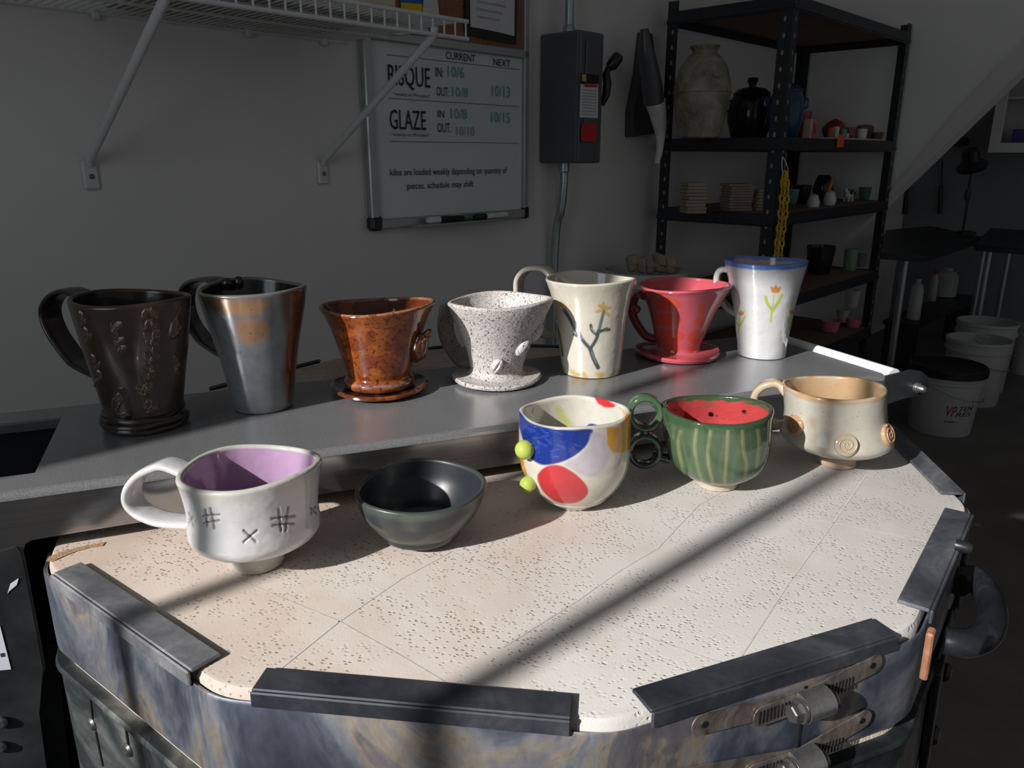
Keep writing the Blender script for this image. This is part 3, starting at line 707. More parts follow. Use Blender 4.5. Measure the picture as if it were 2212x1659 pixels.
# --- 9 black bowl -------------------------------------------------------------
p = Pot((909, 1163), 0, [(.0165, 0), (.0190, .0012), (.030, .0075), (.0405, .018), (.0475, .031), (.0507, .0445)], th=.004, fl=.005, nA=300, wob=((2, .025, .1, 2), (3, .022, .9, 2)), wave=((1, .0022, -.9), (3, .001, .5)), lean=(.001, 0), rim_px=(766, 1051, 1051))
p.base((.045, .052, .056), (.028, .033, .042), (.060, .075, .068))
nb = vnoise(p.P*np.array([1, 1, 2.5]), 42)
p.mixc((p.reg == 0)*sstep(nb, .05, .5)*.6, (.15, .165, .12)); p.mixc((p.reg == 0)*sstep(p.hh+nb*.06, .85, .95)*.5, (.12, .15, .12))
t = start('bowl', 'small handleless black bowl between the snowflake mug and painted cup', 'bowl', p)
p.build(t, GM['matt_black'])

# --- 10 painted cup -----------------------------------------------------------
zm = Zm(1080, 780, 2.458)
p = Pot((1239, 1083), 0, [(.0195, 0), (.0220, .0015), (.030, .0075), (.0395, .018), (.0460, .031), (.0480, .045), (.0476, .062), (.0470, .0805)], th=.0045, fl=.006, nA=540, nP=140, wob=((4, .018, .9, 1), (2, .015, .3, 1), (3, .01, 0, 1)), wave=((1, .0012, .4), (4, .0007, 0)), rim_px=(1121, 1363, 890))
cr = (.74, .70, .60); p.base(cr, (.76, .73, .65), (.76, .73, .65))
bb = (.016, .042, .27)
p.blob(zm((88, 250), (150, 318), (210, 342), (290, 360), (380, 365), (488, 362), (482, 405), (455, 452), (400, 500), (330, 535), (250, 552), (205, 545), (160, 510), (125, 430), (100, 340)), bb, (0, 1), 2)
for i in range(46):
    x, y = rng.uniform(100, 470), rng.uniform(300, 540); a = rng.uniform(-.6, .9)
    if poly_sd(np.array(zm((x, y))), zm((100, 290), (487, 385), (430, 470), (250, 545), (150, 480)))[0] < -4:
        p.stroke(zm((x-22*math.cos(a), y-22*math.sin(a)), (x+22*math.cos(a), y+22*math.sin(a))), 3, (.05, .11, .50) if i % 3 else (.008, .02, .20), (0,), 2, .55)
p.blob(zm((200, 605), (245, 560), (310, 552), (370, 578), (425, 620), (462, 665), (466, 705), (430, 742), (370, 757), (300, 748), (240, 705), (208, 655)), (.60, .048, .055), (0,), 2)
p.blob(zm((490, 378), (560, 400), (585, 460), (570, 540), (520, 605), (450, 612), (385, 575), (345, 545), (420, 500), (465, 450)), (.56, .51, .60), (0,), 4, True, .8)
p.blob(zm((565, 352), (640, 350), (700, 305), (702, 460), (655, 485), (600, 488), (572, 445)), (.72, .34, .045), (0, 1), 2, False)
p.blob(zm((618, 236), (660, 262), (700, 300), (694, 345), (630, 356), (664, 300), (650, 262)), (.74, .36, .05), (1, 2, 0), 2, False)
p.blob(zm((84, 420), (102, 440), (122, 520), (146, 608), (118, 620), (88, 560)), (.74, .36, .05), (0,), 2, False)
p.blob(zm((290, 240), (330, 255), (360, 300), (400, 365), (350, 350), (310, 300)), (.58, .66, .13), (2,), 8, True, .75)
p.blob(zm((498, 190), (560, 200), (622, 236), (598, 248), (555, 246), (520, 226)), (.74, .035, .05), (1, 2), 1.8, False)
p.blob(zm((462, 345), (478, 333), (505, 335), (518, 345), (505, 358), (478, 360)), bb, (2,), 1.6)
p.blob(zm((250, 176), (262, 172), (276, 176), (270, 184)), bb, (1, 2, 0), 1.5)
t = start('cup', 'cream cup painted with blue, red and orange patches and two green balls', 'cup', p)
p.build(t, GM['paint'])
for q, r in (((158, 465), .0080), ((170, 640), .0069)):
    lo, n = p.hit(zm(q)[0]); b_ = MB(); b_.ell(lo+n*r*.62, np.eye(3), (r, r, r), 36, 24); b_.ell(lo-n*.0005, frame(n), (r*.55, r*.55, r*.5), 16, 8)
    b_.build('green_ball', GM['paint'], t, True, (.53, .66, .12))

# --- 11 watermelon mug --------------------------------------------------------
p = Pot((1548, 1046), 0, [(.0205, .0078), (.030, .0105), (.0400, .0180), (.0464, .029), (.0490, .045), (.0495, .06), (.0500, .0706)], th=.0045, fl=.0145, nA=480, nP=120, wob=((2, .03, .2, 1), (9, .006, 0, 0), (3, .01, .4, 1)), wave=((1, .0012, .8), (2, .0014, 0)), lean=(-.0046, 0), rim_px=(1428, 1672, 887.5))
p.base((.085, .135, .075), (.58, .07, .075), (.05, .09, .045))
for a in np.linspace(0, 2*PI, 26, endpoint=False):
    d = np.abs((p.ang-a-.06*np.sin(p.hh*7+a*3)+PI) % (2*PI)-PI); wdt = .028+.016*math.sin(a*17)
    p.mixc((p.reg == 0)*sstep(d, wdt+.03, wdt-.015)*sstep(p.hh, .97, .86)*sstep(p.hh, .1, .25)*.4, (.14, .20, .11))
p.mixc((p.reg == 0)*sstep(p.hh, .88, .95), (.05, .105, .05))
nb = vnoise(p.P, 60)
p.mixc((p.reg == 2)*sstep(p.hh+.008*np.sin(p.ang*14)+.005*np.sin(p.ang*31)+nb*.006, .95, .965), (.06, .12, .055))
for l_ in (((955, 372), (943, 430), (958, 530), (985, 620), (1010, 650)), ((1040, 362), (1032, 460), (1048, 570), (1075, 650)), ((1115, 370), (1102, 450), (1105, 550), (1130, 655)), ((1207, 372), (1202, 470), (1195, 570), (1190, 650)), ((1283, 370), (1290, 470), (1305, 545), (1300, 620)), ((1365, 365), (1372, 450), (1360, 560))):
    p.stroke(zm(*l_), 4.5, (.33, .31, .15), (0,), 2.2, .7)
    p.stroke(zm(*[(a+9, b) for a, b in l_]), 2.5, (.30, .31, .15), (0,), 2, .5)
for x, y, a, b, c in ((1120, 283, 15, 13, .012), (1297, 270, 14, 11, .012), (935, 262, 9, 10, .03), (1152, 290, 5, 6, .05), (1187, 308, 4, 3, .08)):
    p.blob(zm(*[(x+a*math.cos(q)+(2 if a > 10 else 0)*math.sin(q), y+b*math.sin(q)) for q in np.linspace(0, 2*PI, 10, endpoint=False)]), (c, c*.6, c*1.1), (2,), 1.2)
for i in range(30):
    x, y = rng.uniform(930, 1380), rng.uniform(205, 330); p.stroke(zm((x, y), (x+45, y-6)), 2.5, (.72, .11, .10), (2,), 2, .25)
t = start('mug', 'green striped watermelon mug with red inside and black seeds', 'mug', p)
p.build(t, GM['melon'])
lathe_part('foot', p, [(.0175, .0002), (.0192, .0006), (.0200, .005), (.0230, .0100), (.010, .0100)], GM['bare'], t, (.66, .58, .46), wob=.012)
a = math.radians(174); er = np.array([math.cos(a), math.sin(a), 0]); et = np.array([-er[1], er[0], 0])
V, Fc = [], []
for cpx, rad in (((772, 272), .0268/2*1.95/2), ((768, 472), .0262/2*1.95/2)):
    c = onpl(zm(cpx)[0], p.B, et); pts = [c+er*math.cos(q)*rad*1.02+np.array([0, 0, 1])*math.sin(q)*rad*1.08 for q in np.linspace(0, 2*PI, 48)]
    v, f = ribbon(pts, et, .0135, .0058); f = [[i+len(V) for i in q] for q in f]; V += list(v); Fc += f
for q0, q1 in (((812, 215), (880, 262)), ((812, 500), (900, 520)), ((770, 360), (770, 395))):
    b_ = MB(); b_.tube(np.linspace(onpl(zm(q0)[0], p.B, et), onpl(zm(q1)[0], p.B, et), 6), .0042, 12); f = [[i+len(V) for i in q] for q in b_.F]; V += [np.array(x) for x in b_.V]; Fc += f
add_mesh('handle', V, Fc, GM['melon'], t, True, np.array([(.07, .135, .065) if v[2] > .034 else (.03, .05, .035) for v in V]))  # lower loop darkened in the colour to stand for the painted cup's shadow

# --- 12 sand mug --------------------------------------------------------------
p = Pot((1808, 1002), 0, [(.018, .0135), (.033, .0165), (.0475, .0200), (.0557, .0258), (.0570, .0305), (.0540, .038), (.0512, .048), (.0506, .06), (.0512, .0750)], th=.005, fl=.018, nA=360, wob=((2, .015, .5, .7), (3, .012, .8, 1)), wave=((1, .0016, .8), (2, .0012, 0)), lean=(-.0110, 0), rim_px=(1689, 1918, 840))
p.base((.62, .59, .515), (.62, .42, .24), (.58, .47, .33))
nb = vnoise(p.P, 75); p.mixc((p.reg == 1)*sstep(nb, -.1, .25)*.75, (.56, .27, .09)); p.mixc((p.reg == 0)*sstep(p.hh+nb*.03, .955, .995)*.6, (.56, .30, .12))
p.mixc((p.reg == 2)*sstep(vnoise(p.P, 30), .1, .45)*.6, (.70, .60, .46))
p.blob(zm((1640, 300), (1680, 310), (1675, 350), (1645, 345)), (.55, .33, .16), (0,), 9, True, .5)
t = start('mug', 'sand coloured mug with rust rim and applied spiral discs, on pedestal foot', 'mug', p)
p.build(t, GM['sand'])
lathe_part('foot', p, [(.0175, .0002), (.0192, .0008), (.0196, .003), (.0186, .0045), (.0192, .0065), (.0188, .0105), (.0240, .0168), (.010, .0168)], GM['bare'], t, (.62, .46, .32), wob=.01)
for q, sc in (((1568, 340), 1), ((1838, 446), 1), ((2056, 392), 1)):
    lo, n = p.hit(zm(q)[0]); fr = frame(n); R = .0104*sc; b_ = MB()
    b_.lathe([(R*.98, -.002), (R, .0008), (R*.93, .0022), (R*.8, .0026), (.0001, .0026)], lo, 40, axis=fr)
    b_.tube([lo+n*.0027+fr[0]*r*math.cos(w)+fr[1]*r*math.sin(w) for w, r in ((w, R*(.06+.86*w/14.5)) for w in np.linspace(0, 14.5, 90))], .00085, 7)
    b_.build('spiral_disc', GM['sand'], t, True, (.58, .36, .20) if q[0] != 1838 else (.55, .46, .33))
p.handle(t, zm((1475, 118), (1405, 128), (1362, 165), (1350, 215), (1372, 265), (1420, 310), (1470, 335)), 158, .015, .0075, GM['sand'], (.60, .47, .33), ends=(.88, .45))

# ================================================================== KILN
KC = np.array([-.00342, .75468, 0]); AP = .4105
def nd(k): a = math.radians(-127.4+30*k); return np.array([math.cos(a), math.sin(a), 0])
def td(k): n = nd(k); return np.array([-n[1], n[0], 0])
UP = np.array([0, 0, 1.])
def dodec(ap, z, rc=.05, seg=5):
    """12-sided outline with rounded corners"""
    pts = []
    for k in range(12):
        n0, n1 = nd(k), nd(k+1); v = KC+(n0+n1)/np.linalg.norm(n0+n1)*(ap/math.cos(PI/12))
        t = rc*math.tan(PI/12); c = v-(n0+n1)/np.linalg.norm(n0+n1)*(rc/math.cos(PI/12))
        a0 = math.radians(-127.4+30*k)
        for j in range(seg+1):
            a = a0+math.radians(30)*j/seg; pts.append(c+rc*np.array([math.cos(a), math.sin(a), 0])+UP*z)
    return pts
def ring(prof, rc, name, mat, root, cap_top=False, cap_bot=False, smooth='auto'):
    b = MB(); L = []
    for ap, z in prof: L.append(dodec(ap, z, rc))
    n = len(L[0]); V = [q for l in L for q in l]
    Fc = [(i*n+k, i*n+(k+1) % n, (i+1)*n+(k+1) % n, (i+1)*n+k) for i in range(len(L)-1) for k in range(n)]
    if cap_top: Fc.append([(len(L)-1)*n+k for k in range(n)])
    if cap_bot: Fc.append(list(range(n))[::-1])
    return add_mesh(name, V, Fc, mat, root, smooth)
kiln = thing('kiln', 'twelve-sided top-loading electric kiln with firebrick lid and tarnished steel bands', 'kiln', (KC[0], KC[1], -.86))
# firebrick lid
slab_b = MB(); rc = .05
Ls = [dodec(a_, z_, rc) for a_, z_ in ((.400, -.0745), (.4065, -.070), (.4075, -.004), (.4055, -.0008), (.4035, 0))]
n_ = len(Ls[0]); slab_b.add([q for l in Ls for q in l], [(i*n_+k, i*n_+(k+1) % n_, (i+1)*n_+(k+1) % n_, (i+1)*n_+k) for i in range(4) for k in range(n_)]+[[4*n_+k for k in range(n_)], list(range(n_))[::-1]])
def seam(pts, w=.0011):
    P = [at(q)+UP*.00025 for q in pts]
    for a_, b_ in zip(P[:-1], P[1:]):
        t_ = (b_-a_)/np.linalg.norm(b_-a_); s_ = np.array([-t_[1], t_[0], 0])*w/2
        slab_b.add([a_-s_, b_-s_, b_+s_, a_+s_], [(0, 1, 2, 3)], 1)
for s_ in (((560, 1482), (730, 1345), (868, 1250), (975, 1192)), ((975, 1192), (1190, 1298), (1400, 1378), (1585, 1443)), ((1585, 1443), (1700, 1265), (1800, 1130), (1868, 1030)),
           ((1250, 1296), (1340, 1232), (1420, 1185)), ((480, 1240), (730, 1342), (870, 1420), (1000, 1498)), ((1680, 1240), (1960, 1310)), ((1085, 1400), (1250, 1296)), ((1420, 1185), (1510, 1090), (1560, 1062)), ((1590, 1090), (1800, 1130), (2000, 1170))): seam(s_)
lid = slab_b.build('firebrick_lid', [MT['brick'], MT['seam']], kiln)
# chipped corner of the lid
b_ = MB(); ch = [at(q)+UP*.0006 for q in ((100, 1214), (106, 1204), (130, 1194), (160, 1186), (185, 1180), (210, 1176), (228, 1172), (222, 1180), (195, 1184), (165, 1192), (140, 1202), (118, 1212))]
b_.prism(ch, -UP*.0004); b_.build('chipped_edge', MT['brick_chip'], lid, False)
# clips on the upper edges
for k in range(12):
    n, t = nd(k), td(k); c = KC+n*AP; L = .176; w = .0195; th = .0028
    b_ = MB()
    if k in (10, 11): continue
    if k in (6, 7, 8, 9): w = .0035; th = .0012
    b_.box(c-n*(w/2-.001)+UP*(th/2+.0006), (w, L, th), (n, t, UP), bev=.0008)
    b_.box(c+n*.0022-UP*.0022, (.0022, L, .0100), (n, t, UP), bev=.0008)
    b_.build('corner_clip', MT[{0: 'clip_pale', 1: 'clip_dark', 2: 'clip_dark'}.get(k, 'clip')], kiln)
# band, rolled lip
ring([(.4090, -.0068), (.4108, -.0058), (.4118, -.0075), (.4118, -.0665), (.4105, -.0675), (.4095, -.066)], .052, 'steel_band', MT['band'], kiln)
ring([(.395, -.0765), (.4045, -.0755), (.4055, -.0850), (.395, -.0850)], .05, 'brick_rim', MT['brick_side'], kiln, True, True)
ring([(.402, -.0800), (.4135, -.0800), (.4150, -.0825), (.4150, -.0835), (.4125, -.086), (.4125, -.70), (.402, -.70)], .05, 'steel_jacket', MT['jacket'], kiln, False, True)
for k in (1, 4, 7, 10):
    c = KC+nd(k)*.33; b_ = MB(); b_.tube([c-UP*.70, c-UP*.86], .022, 12); b_.build('stand_leg', MT['black_steel'], kiln)
# jacket screws and slots
def on_band(px, k, ap=.4125): return onpl(px, KC+nd(k)*ap, nd(k))
for q in ((201, 1563), (279, 1619)):
    c = on_band(q, 0); b_ = MB(); n = nd(0); fr = frame(n)
    b_.lathe([(.0052, 0), (.0052, .0008), (.0040, .0024), (.0018, .0030), (.0001, .0024)], c, 20, axis=fr)
    b_.build('jacket_screw', MT['screw'], kiln)
# seam of the band (front right face) and clamps
k = 2; n, t = nd(k), td(k); ap = .4122
def bp(px, lift=0): return onpl(px, KC+n*(ap+lift), n)
s0 = bp((1733, 1478)); s1 = bp((1733, 1590)); b_ = MB(); mid = (s0+s1)/2
b_.box(KC+n*ap+t*np.dot(mid-KC, t)-UP*.039, (.0006, .0016, .052), (n, t, UP)); b_.build('band_joint', MT['black_plastic'], kiln)
zc = Zm(1440, 1350, 3.95)
def clamp(a_px, b_px, h_px, screw_px):
    A, B, Hc, S = bp(a_px, .001), bp(b_px, .001), bp(h_px, .001), bp(screw_px, .001)
    root = bpy.data.objects.new('hose_clamp', None); COL.objects.link(root); root.parent = kiln
    root.location = Vector(Hc)-root_world(kiln)
    ax = (B-A); L = np.linalg.norm(ax); ax /= L; dn = np.cross(n, ax); w = .0135
    def strap(P, Q, lift, name):
        b = MB(); ln = np.linalg.norm(Q-P); m = 10; o = []
        for j in range(m+1): a = PI/2+PI*j/m; o.append(P+ax*(w*.45+w*.45*math.cos(a))+dn*w/2*math.sin(a))
        for j in range(m+1): a = -PI/2+PI*j/m; o.append(Q-ax*(w*.45-w*.45*math.cos(a))+dn*w/2*math.sin(a))
        b.prism([q+n*lift for q in o], n*.0009)
        return b.build(name, MT['strap'], root, False)
    strap(A, Hc+ax*.004, .0, 'end_strap'); strap(Hc-ax*.004, B, .0, 'end_strap')
    st2 = Hc-ax*min(.040, np.linalg.norm(Hc-A)*.55); strap(st2, Hc+ax*.012, .0013, 'toothed_strap')
    b = MB()
    for base, cnt, lf in ((st2+ax*.004, 12, .0024), (Hc+ax*.016, 8, .0011)):
        for j in range(cnt): b.box(base+ax*j*.0026+n*lf, (.0008, .0085, .0005), (ax*.97+dn*.25, dn, n))
    b.build('strap_slots', MT['black_plastic'], root, False)
    for P in (A+ax*.008, B-ax*.008):
        b = MB(); b.lathe([(.0021, .001), (.0021, .0014), (.0001, .0014)], P, 14, axis=frame(n)); b.build('rivet_hole', MT['black_plastic'], root, False)
    # screw housing: half barrel across the strap
    fr = (dn, n, ax); b = MB(); hw = .0085; ln = .019; V = []
    m = 14; o = [(-hw, 0)]+[(-hw*math.cos(a), .004+hw*1.05*math.sin(a)) for a in np.linspace(0, PI, m)]+[(hw, 0)]
    c0 = Hc-ax*ln/2+n*.002
    b.prism([c0+dn*u+n*v for u, v in o], ax*ln)
    b.box(Hc-dn*(-hw*.2)+n*.0125, (.013, .006, .0015), (ax, dn, n), bev=.0006)
    hs = b.build('screw_housing', MT['clamp'], root)
    b = MB()
    c1 = Hc+n*.0075-ax*(ln/2+.0005)
    b.lathe([(.0068, 0), (.0072, .0012), (.0068, .0026)], c1-ax*.0028, 28, axis=(dn, n, ax))
    b.lathe([(.0001, -.0058), (.0048, -.0058), (.0055, -.0050), (.0055, -.0)], c1-ax*.0028, 6, axis=(dn, n, ax))
    b.lathe([(.0052, 0), (.0058, .001), (.0058, .0035), (.0052, .0045)], Hc+n*.0075+ax*(ln/2), 24, axis=(dn, n, ax))
    b.build('hex_screw', MT['screw'], root)
clamp((1493, 1572), (1903, 1428), (1742, 1507), (1700, 1530))
clamp((1440, 1690), (1880, 1548), (1722, 1634), (1690, 1650))
# lid handle
zh = -.036
hp = [at(q, zh) for q in ((2068, 1262), (2094, 1248), (2116, 1260), (2138, 1298), (2144, 1336), (2128, 1372), (2096, 1388), (2066, 1388), (2040, 1382))]
b_ = MB(); b_.tube(spline(hp, 60), .0098, 20)
b_.build('lid_handle', MT['handle'], kiln)
def sidebar(name, q0, q1, k, w, th, mat, lift=.003):
    n, t = nd(k), td(k); P = onpl(q0, KC+n*(AP+lift), n); Q = onpl(q1, KC+n*(AP+lift), n); b = MB(); c = (P+Q)/2; d = Q-P; L = np.linalg.norm(d); d /= L
    b.box(c, (L, w, th), (d, np.cross(n, d), n), bev=.001); return b.build(name, mat, kiln)
sidebar('handle_plate', (2086, 1195), (2070, 1300), 3, .022, .004, MT['black_steel'], .003)
sidebar('handle_plate', (2048, 1340), (2036, 1440), 3, .024, .004, MT['black_steel'], .003)
sidebar('rusted_latch_strip', (2012, 1362), (1996, 1462), 3, .0075, .004, MT['rust'], .012)
for q, r in (((2084, 1182), .0045), ((2040, 1452), .008), ((2014, 1588), .009)):
    n = nd(3); c = onpl(q, KC+n*(AP+.006), n); b_ = MB(); b_.lathe([(r, -.006), (r, .002), (r*.7, .005), (.0001, .005)], c, 18, axis=frame(n)); b_.build('latch_knob', MT['black_plastic'], kiln)
sidebar('latch_bar', (2028, 1440), (1995, 1655), 3, .016, .006, MT['black_steel'], .006)

sidebar('jacket_slot', (194, 1503), (200, 1553), 0, .0022, .001, MT['black_plastic'], .0025); sidebar('jacket_slot', (206, 1578), (222, 1655), 0, .0022, .001, MT['black_plastic'], .0025)
sidebar('jacket_slot', (271, 1566), (277, 1609), 0, .0022, .001, MT['black_plastic'], .0025)
# hinge beam -------------------------------------------------------------------
an = math.radians(112.0); BN = np.array([math.cos(an), math.sin(an), 0]); BT = np.array([BN[1], -BN[0], 0])
def bl(t, n, z): return KC+BT*t+BN*n+UP*z
NF, NR, ZT, ZB = -.090, .1225, .05, .0115
def beam_tz(px, nn=NF):
    P = onpl(px, bl(0, nn, 0), BN); return np.dot(P-KC, BT), P[2]
hb = bpy.data.objects.new('hinge_beam', None); COL.objects.link(hb); hb.parent = kiln; hb.location = Vector(bl(0, 0, ZT))-root_world(kiln)
TL, TR = -.75, .418
# top sheet with a cut-out at the left, bent down over the front with a small radius
h0, h1 = -.4150, -.0535; hr = .0885
b_ = MB(); th = .0022; rb = .006
def slab(t0, t1, n0, n1, z0, z1): b_.box(bl((t0+t1)/2, (n0+n1)/2, (z0+z1)/2), (t1-t0, n1-n0, z1-z0), (BT, BN, UP))
slab(h0, TR, NF+rb, NR, ZT-th, ZT); slab(TL, h0, NF+rb, h1, ZT-th, ZT); slab(TL, h0, hr, NR, ZT-th, ZT)
cr = []
for a in np.linspace(0, PI/2, 7): cr.append((NF+rb-rb*math.sin(a), ZT-rb+rb*math.cos(a)))
V = []; Fc = []
for tt in (TL, TR):
    for nn, zz in cr: V.append(bl(tt, nn, zz))
m = len(cr); Fc = [(i, i+1, m+i+1, m+i) for i in range(m-1)]; b_.add(V, Fc)
b_.build('top_plate', MT['beam_top'], hb)
# front plate: one flat sheet with a leg going down at the left and a rounded tab at the right
leg = [beam_tz(q) for q in ((98, 1440), (88, 1385), (68, 1280), (55, 1210), (50, 1190), (54, 1176), (66, 1168), (85, 1164))]
rt = [beam_tz(q) for q in ((1912, 869), (1950, 862), (1982, 856), (2000, 846), (2007, 830), (2003, 812), (1990, 802), (1970, 800), (1912, 808))]
low = [beam_tz(q) for q in ((100, 1470), (92, 1500), (70, 1500))]
outl = [(TR, ZT-rb-.0003), (TL, ZT-rb-.0003), (TL, -.34), (leg[0][0]-.03, -.34), (leg[0][0]-.012, leg[0][1]-.035)]+leg+[(-.36, ZB), (TR, ZB)]
b_ = MB(); b_.prism([bl(t_, NF, z_) for t_, z_ in outl], BN*.0022)
b_.build('front_plate', [MT['beam_front']], hb, False)
tab = [(TR+.0005, ZB+.001)]+[beam_tz(q) for q in ((1950, 862), (1982, 855), (2000, 845), (2007, 830), (2003, 812), (1990, 802), (1970, 799))]+[(TR+.0005, ZT-.002)]
b_ = MB(); b_.prism([bl(t_, NF, z_) for t_, z_ in tab], BN*.0022); b_.build('end_tab', MT['arm_steel'], hb, False)
b_ = MB(); b_.prism([bl(TL, NR-.002, ZT-.003), bl(TR, NR-.002, ZT-.003), bl(TR, NR-.002, ZB), bl(TL, NR-.002, ZB)], BN*.002); b_.build('rear_plate', MT['beam'], hb, False)
# dark inner end block, rod, washer, bolt
rt_, rz_ = beam_tz((1958, 812)); bt_, bz_ = beam_tz((1985, 836))
b_ = MB(); b_.tube([bl(TR+.0165, NF+.003, ZT-.0055), bl(TR+.0165, .104, ZT-.0055)], .0095, 24); b_.build('white_rod', MT['rod'], hb)
b_ = MB(); b_.lathe([(.0165, -.001), (.0165, .001), (.0001, .001)], bl(TR+.0165, .106, ZT-.002), 36, axis=(BT, UP, BN)); b_.build('clear_washer', MT['clear'], hb)
b_ = MB(); fr = (BT, UP, -BN); b_.lathe([(.0058, 0), (.0058, .003)], bl(bt_-.004, NF, bz_), 20, axis=fr).lathe([(.0048, .003), (.0050, .0042), (.0044, .0095), (.003, .0115), (.0001, .012)], bl(bt_-.004, NF, bz_), 20, axis=fr)
b_.build('end_bolt', MT['clamp'], hb)
b_ = MB(); b_.box(bl(-.585, (h1+hr)/2, ZT-.012), (.335, hr-h1, .004), (BT, BN, UP)); b_.build('control_panel', MT['dark_panel'], hb)
b_ = MB(); b_.box(bl(-.595, .045, -.25), (.315, .14, .52), (BT, BN, UP)); b_.build('control_box', MT['dark_panel'], kiln, False)
# black side cover hanging below the beam at the left
def armp(px): return onpl(px, bl(0, NF-.0035, 0), BN)
b_ = MB(); lt = [(t_-.0015, z_) for t_, z_ in leg]
cov = [(TL, ZB-.012), (TL, -.36), (leg[0][0]-.022, -.36), (leg[0][0]-.010, leg[0][1]-.04)]+lt[:5]+[(lt[5][0]-.004, lt[5][1]), (lt[6][0]-.02, ZB-.006)]
b_.prism([bl(t_, NF-.0004, z_) for t_, z_ in cov], -BN*.0012); b_.build('side_cover', MT['arm_steel'], hb, False)
b_ = MB(); P = [onpl(q, bl(0, NF-.0022, 0), BN) for q in ((-40, 1352), (0, 1352), (24, 1446), (-40, 1452))]; b_.prism(P, BN*.0006); b_.build('paper_label', MT['label'], hb, False)
b_ = MB(); c = onpl((5, 1415), bl(0, NF-.0024, 0), BN); b_.box(c, (.0022, .0004, .003), (BT, BN, UP)); b_.build('label_print', MT['ink'], hb, False)
b_ = MB(); P = [onpl(q, bl(0, NF-.0022, 0), BN) for q in ((16, 1283), (22, 1262), (40, 1250), (36, 1264), (20, 1277))]; b_.prism(P, BN*.0005); tmp = b_.build('paint_chip', MT['lab_pink'] if 'lab_pink' in MT else MT['paper'], hb, False)
for q in ((2, 1560), (0, 1613)):
    b_ = MB(); b_.lathe([(.005, 0), (.005, .002), (.003, .004), (.0001, .004)], onpl(q, bl(0, NF-.002, 0), BN), 18, axis=(BT, UP, -BN)); b_.build('cover_screw', MT['screw'], hb)
# bracket under the beam leg, standing against the jacket
b_ = MB(); n0, t0_ = nd(11), td(11)
P = [onpl(q, bl(0, -.055, 0), BN) for q in ((92, 1396), (120, 1394), (150, 1659), (160, 1760), (60, 1760), (70, 1500))]
b_.prism(P, BN*.003); b_.build('hinge_bracket', MT['arm_steel'], kiln, False)

# ================================================================== ROOM
WA = math.radians(46.4); WT = np.array([math.cos(WA), math.sin(WA), 0]); WN = np.array([math.sin(WA), -math.cos(WA), 0])
DW = 1.72; FZ = -.86; CZ_ = 1.9
WX = (WT, WN, UP)
def wp(t, n, z): return WT*t+WN*n+UP*z
def onwall(px, n=-DW): P = onpl(px, WN*n, WN); return np.dot(P, WT), P[2]
def ont(px, t): P = onpl(px, WT*t, WT); return np.dot(P, WN), P[2]
T0 = onwall((1440, 100), -1.65)[0]; TF = T0+1.15
def struct(o): o['kind'] = 'structure'; return o
b_ = MB(); b_.prism([wp(-1.6, -DW-.3, FZ), wp(TF+3.2, -DW-.3, FZ), wp(TF+3.2, 3.6, FZ), wp(-1.6, 3.6, FZ)], -UP*.05); struct(b_.build('floor', MT['floor'], None, False))
b_ = MB(); b_.box(wp(2.0, .6, CZ_+.05), (8.2, 5.2, .1), WX); struct(b_.build('ceiling', MT['farwall'], None, False))
b_ = MB(); b_.box(wp((TF+2-1.5)/2, -DW-.05, .5), (TF+2+1.5, .1, 2.8), WX); struct(b_.build('wall_left', MT['wall'], None, False))
# far wall with a raking stair soffit edge
lo = [ont(q, TF) for q in ((1870, 478), (1912, 441), (1990, 366), (2060, 298), (2140, 220), (2212, 150))]
sl = (lo[-1][1]-lo[-2][1])/(lo[-1][0]-lo[-2][0])
b_ = MB(); pts = [(-DW, 2.26), (-DW, FZ), (lo[0][0]-.30, FZ), (lo[0][0]-.30, lo[0][1]-.32)]+lo+[(lo[-1][0]+1.2, lo[-1][1]+1.2*sl), (lo[-1][0]+1.2, 2.26)]
b_.prism([wp(TF, a, z) for a, z in pts], WT*.1); struct(b_.build('wall_far', MT['farwall'], None, False))
b_ = MB(); up_ = [ont(q, TF) for q in ((1912, 441), (1990, 366), (2060, 298), (2140, 220), (2212, 150))]; w_ = .115
q_ = [(a, z) for a, z in up_]+[(lo[-1][0]+1.2, lo[-1][1]+1.2*sl)]
o_ = [(a, z+w_*min(1, .25+i*.35)) for i, (a, z) in enumerate(q_)]
b_.prism([wp(TF-.012, a, z) for a, z in q_]+[wp(TF-.012, a, z) for a, z in o_[::-1]], WT*.012); struct(b_.build('trim_1', MT['wall'], None, False))
TR2 = TF+1.9
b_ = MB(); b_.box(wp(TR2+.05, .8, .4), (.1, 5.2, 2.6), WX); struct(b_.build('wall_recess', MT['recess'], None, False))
# window wall behind the photographer, on the left: one opening, two mullions
SUN_AZ, SUN_EL = math.radians(43), math.radians(27)
SA = np.array([math.cos(SUN_AZ), math.sin(SUN_AZ), 0]); SB = np.array([-SA[1], SA[0], 0]); TE = math.tan(SUN_EL)
UW = -1.05
def sw(v, w, u=UW): return SA*u+SB*v+UP*(w-u*TE)
V0, V1, W0, W1 = -.09, .662, -.42, .605
b_ = MB()
def wbox(v0, v1, w0, w1, mi=0, d=.06, dx=0): b_.box(SA*(UW-d/2+dx)+SB*(v0+v1)/2+UP*((w0+w1)/2-UW*TE), (d, v1-v0, w1-w0), (SA, SB, UP), mi)
CZ = 1.9; zf = FZ+UW*TE; zc_ = CZ+UW*TE
wbox(V1, 2.2, zf, zc_); wbox(-2.2, V0, zf, zc_); wbox(V0, V1, zf, W0); wbox(V0, V1, W1, zc_)
struct(b_.build('wall_window', MT['farwall'], None, False))
b_ = MB()
for v in (.281, .479): wbox(v-.0105, v+.0105, W0, W1, d=.02)
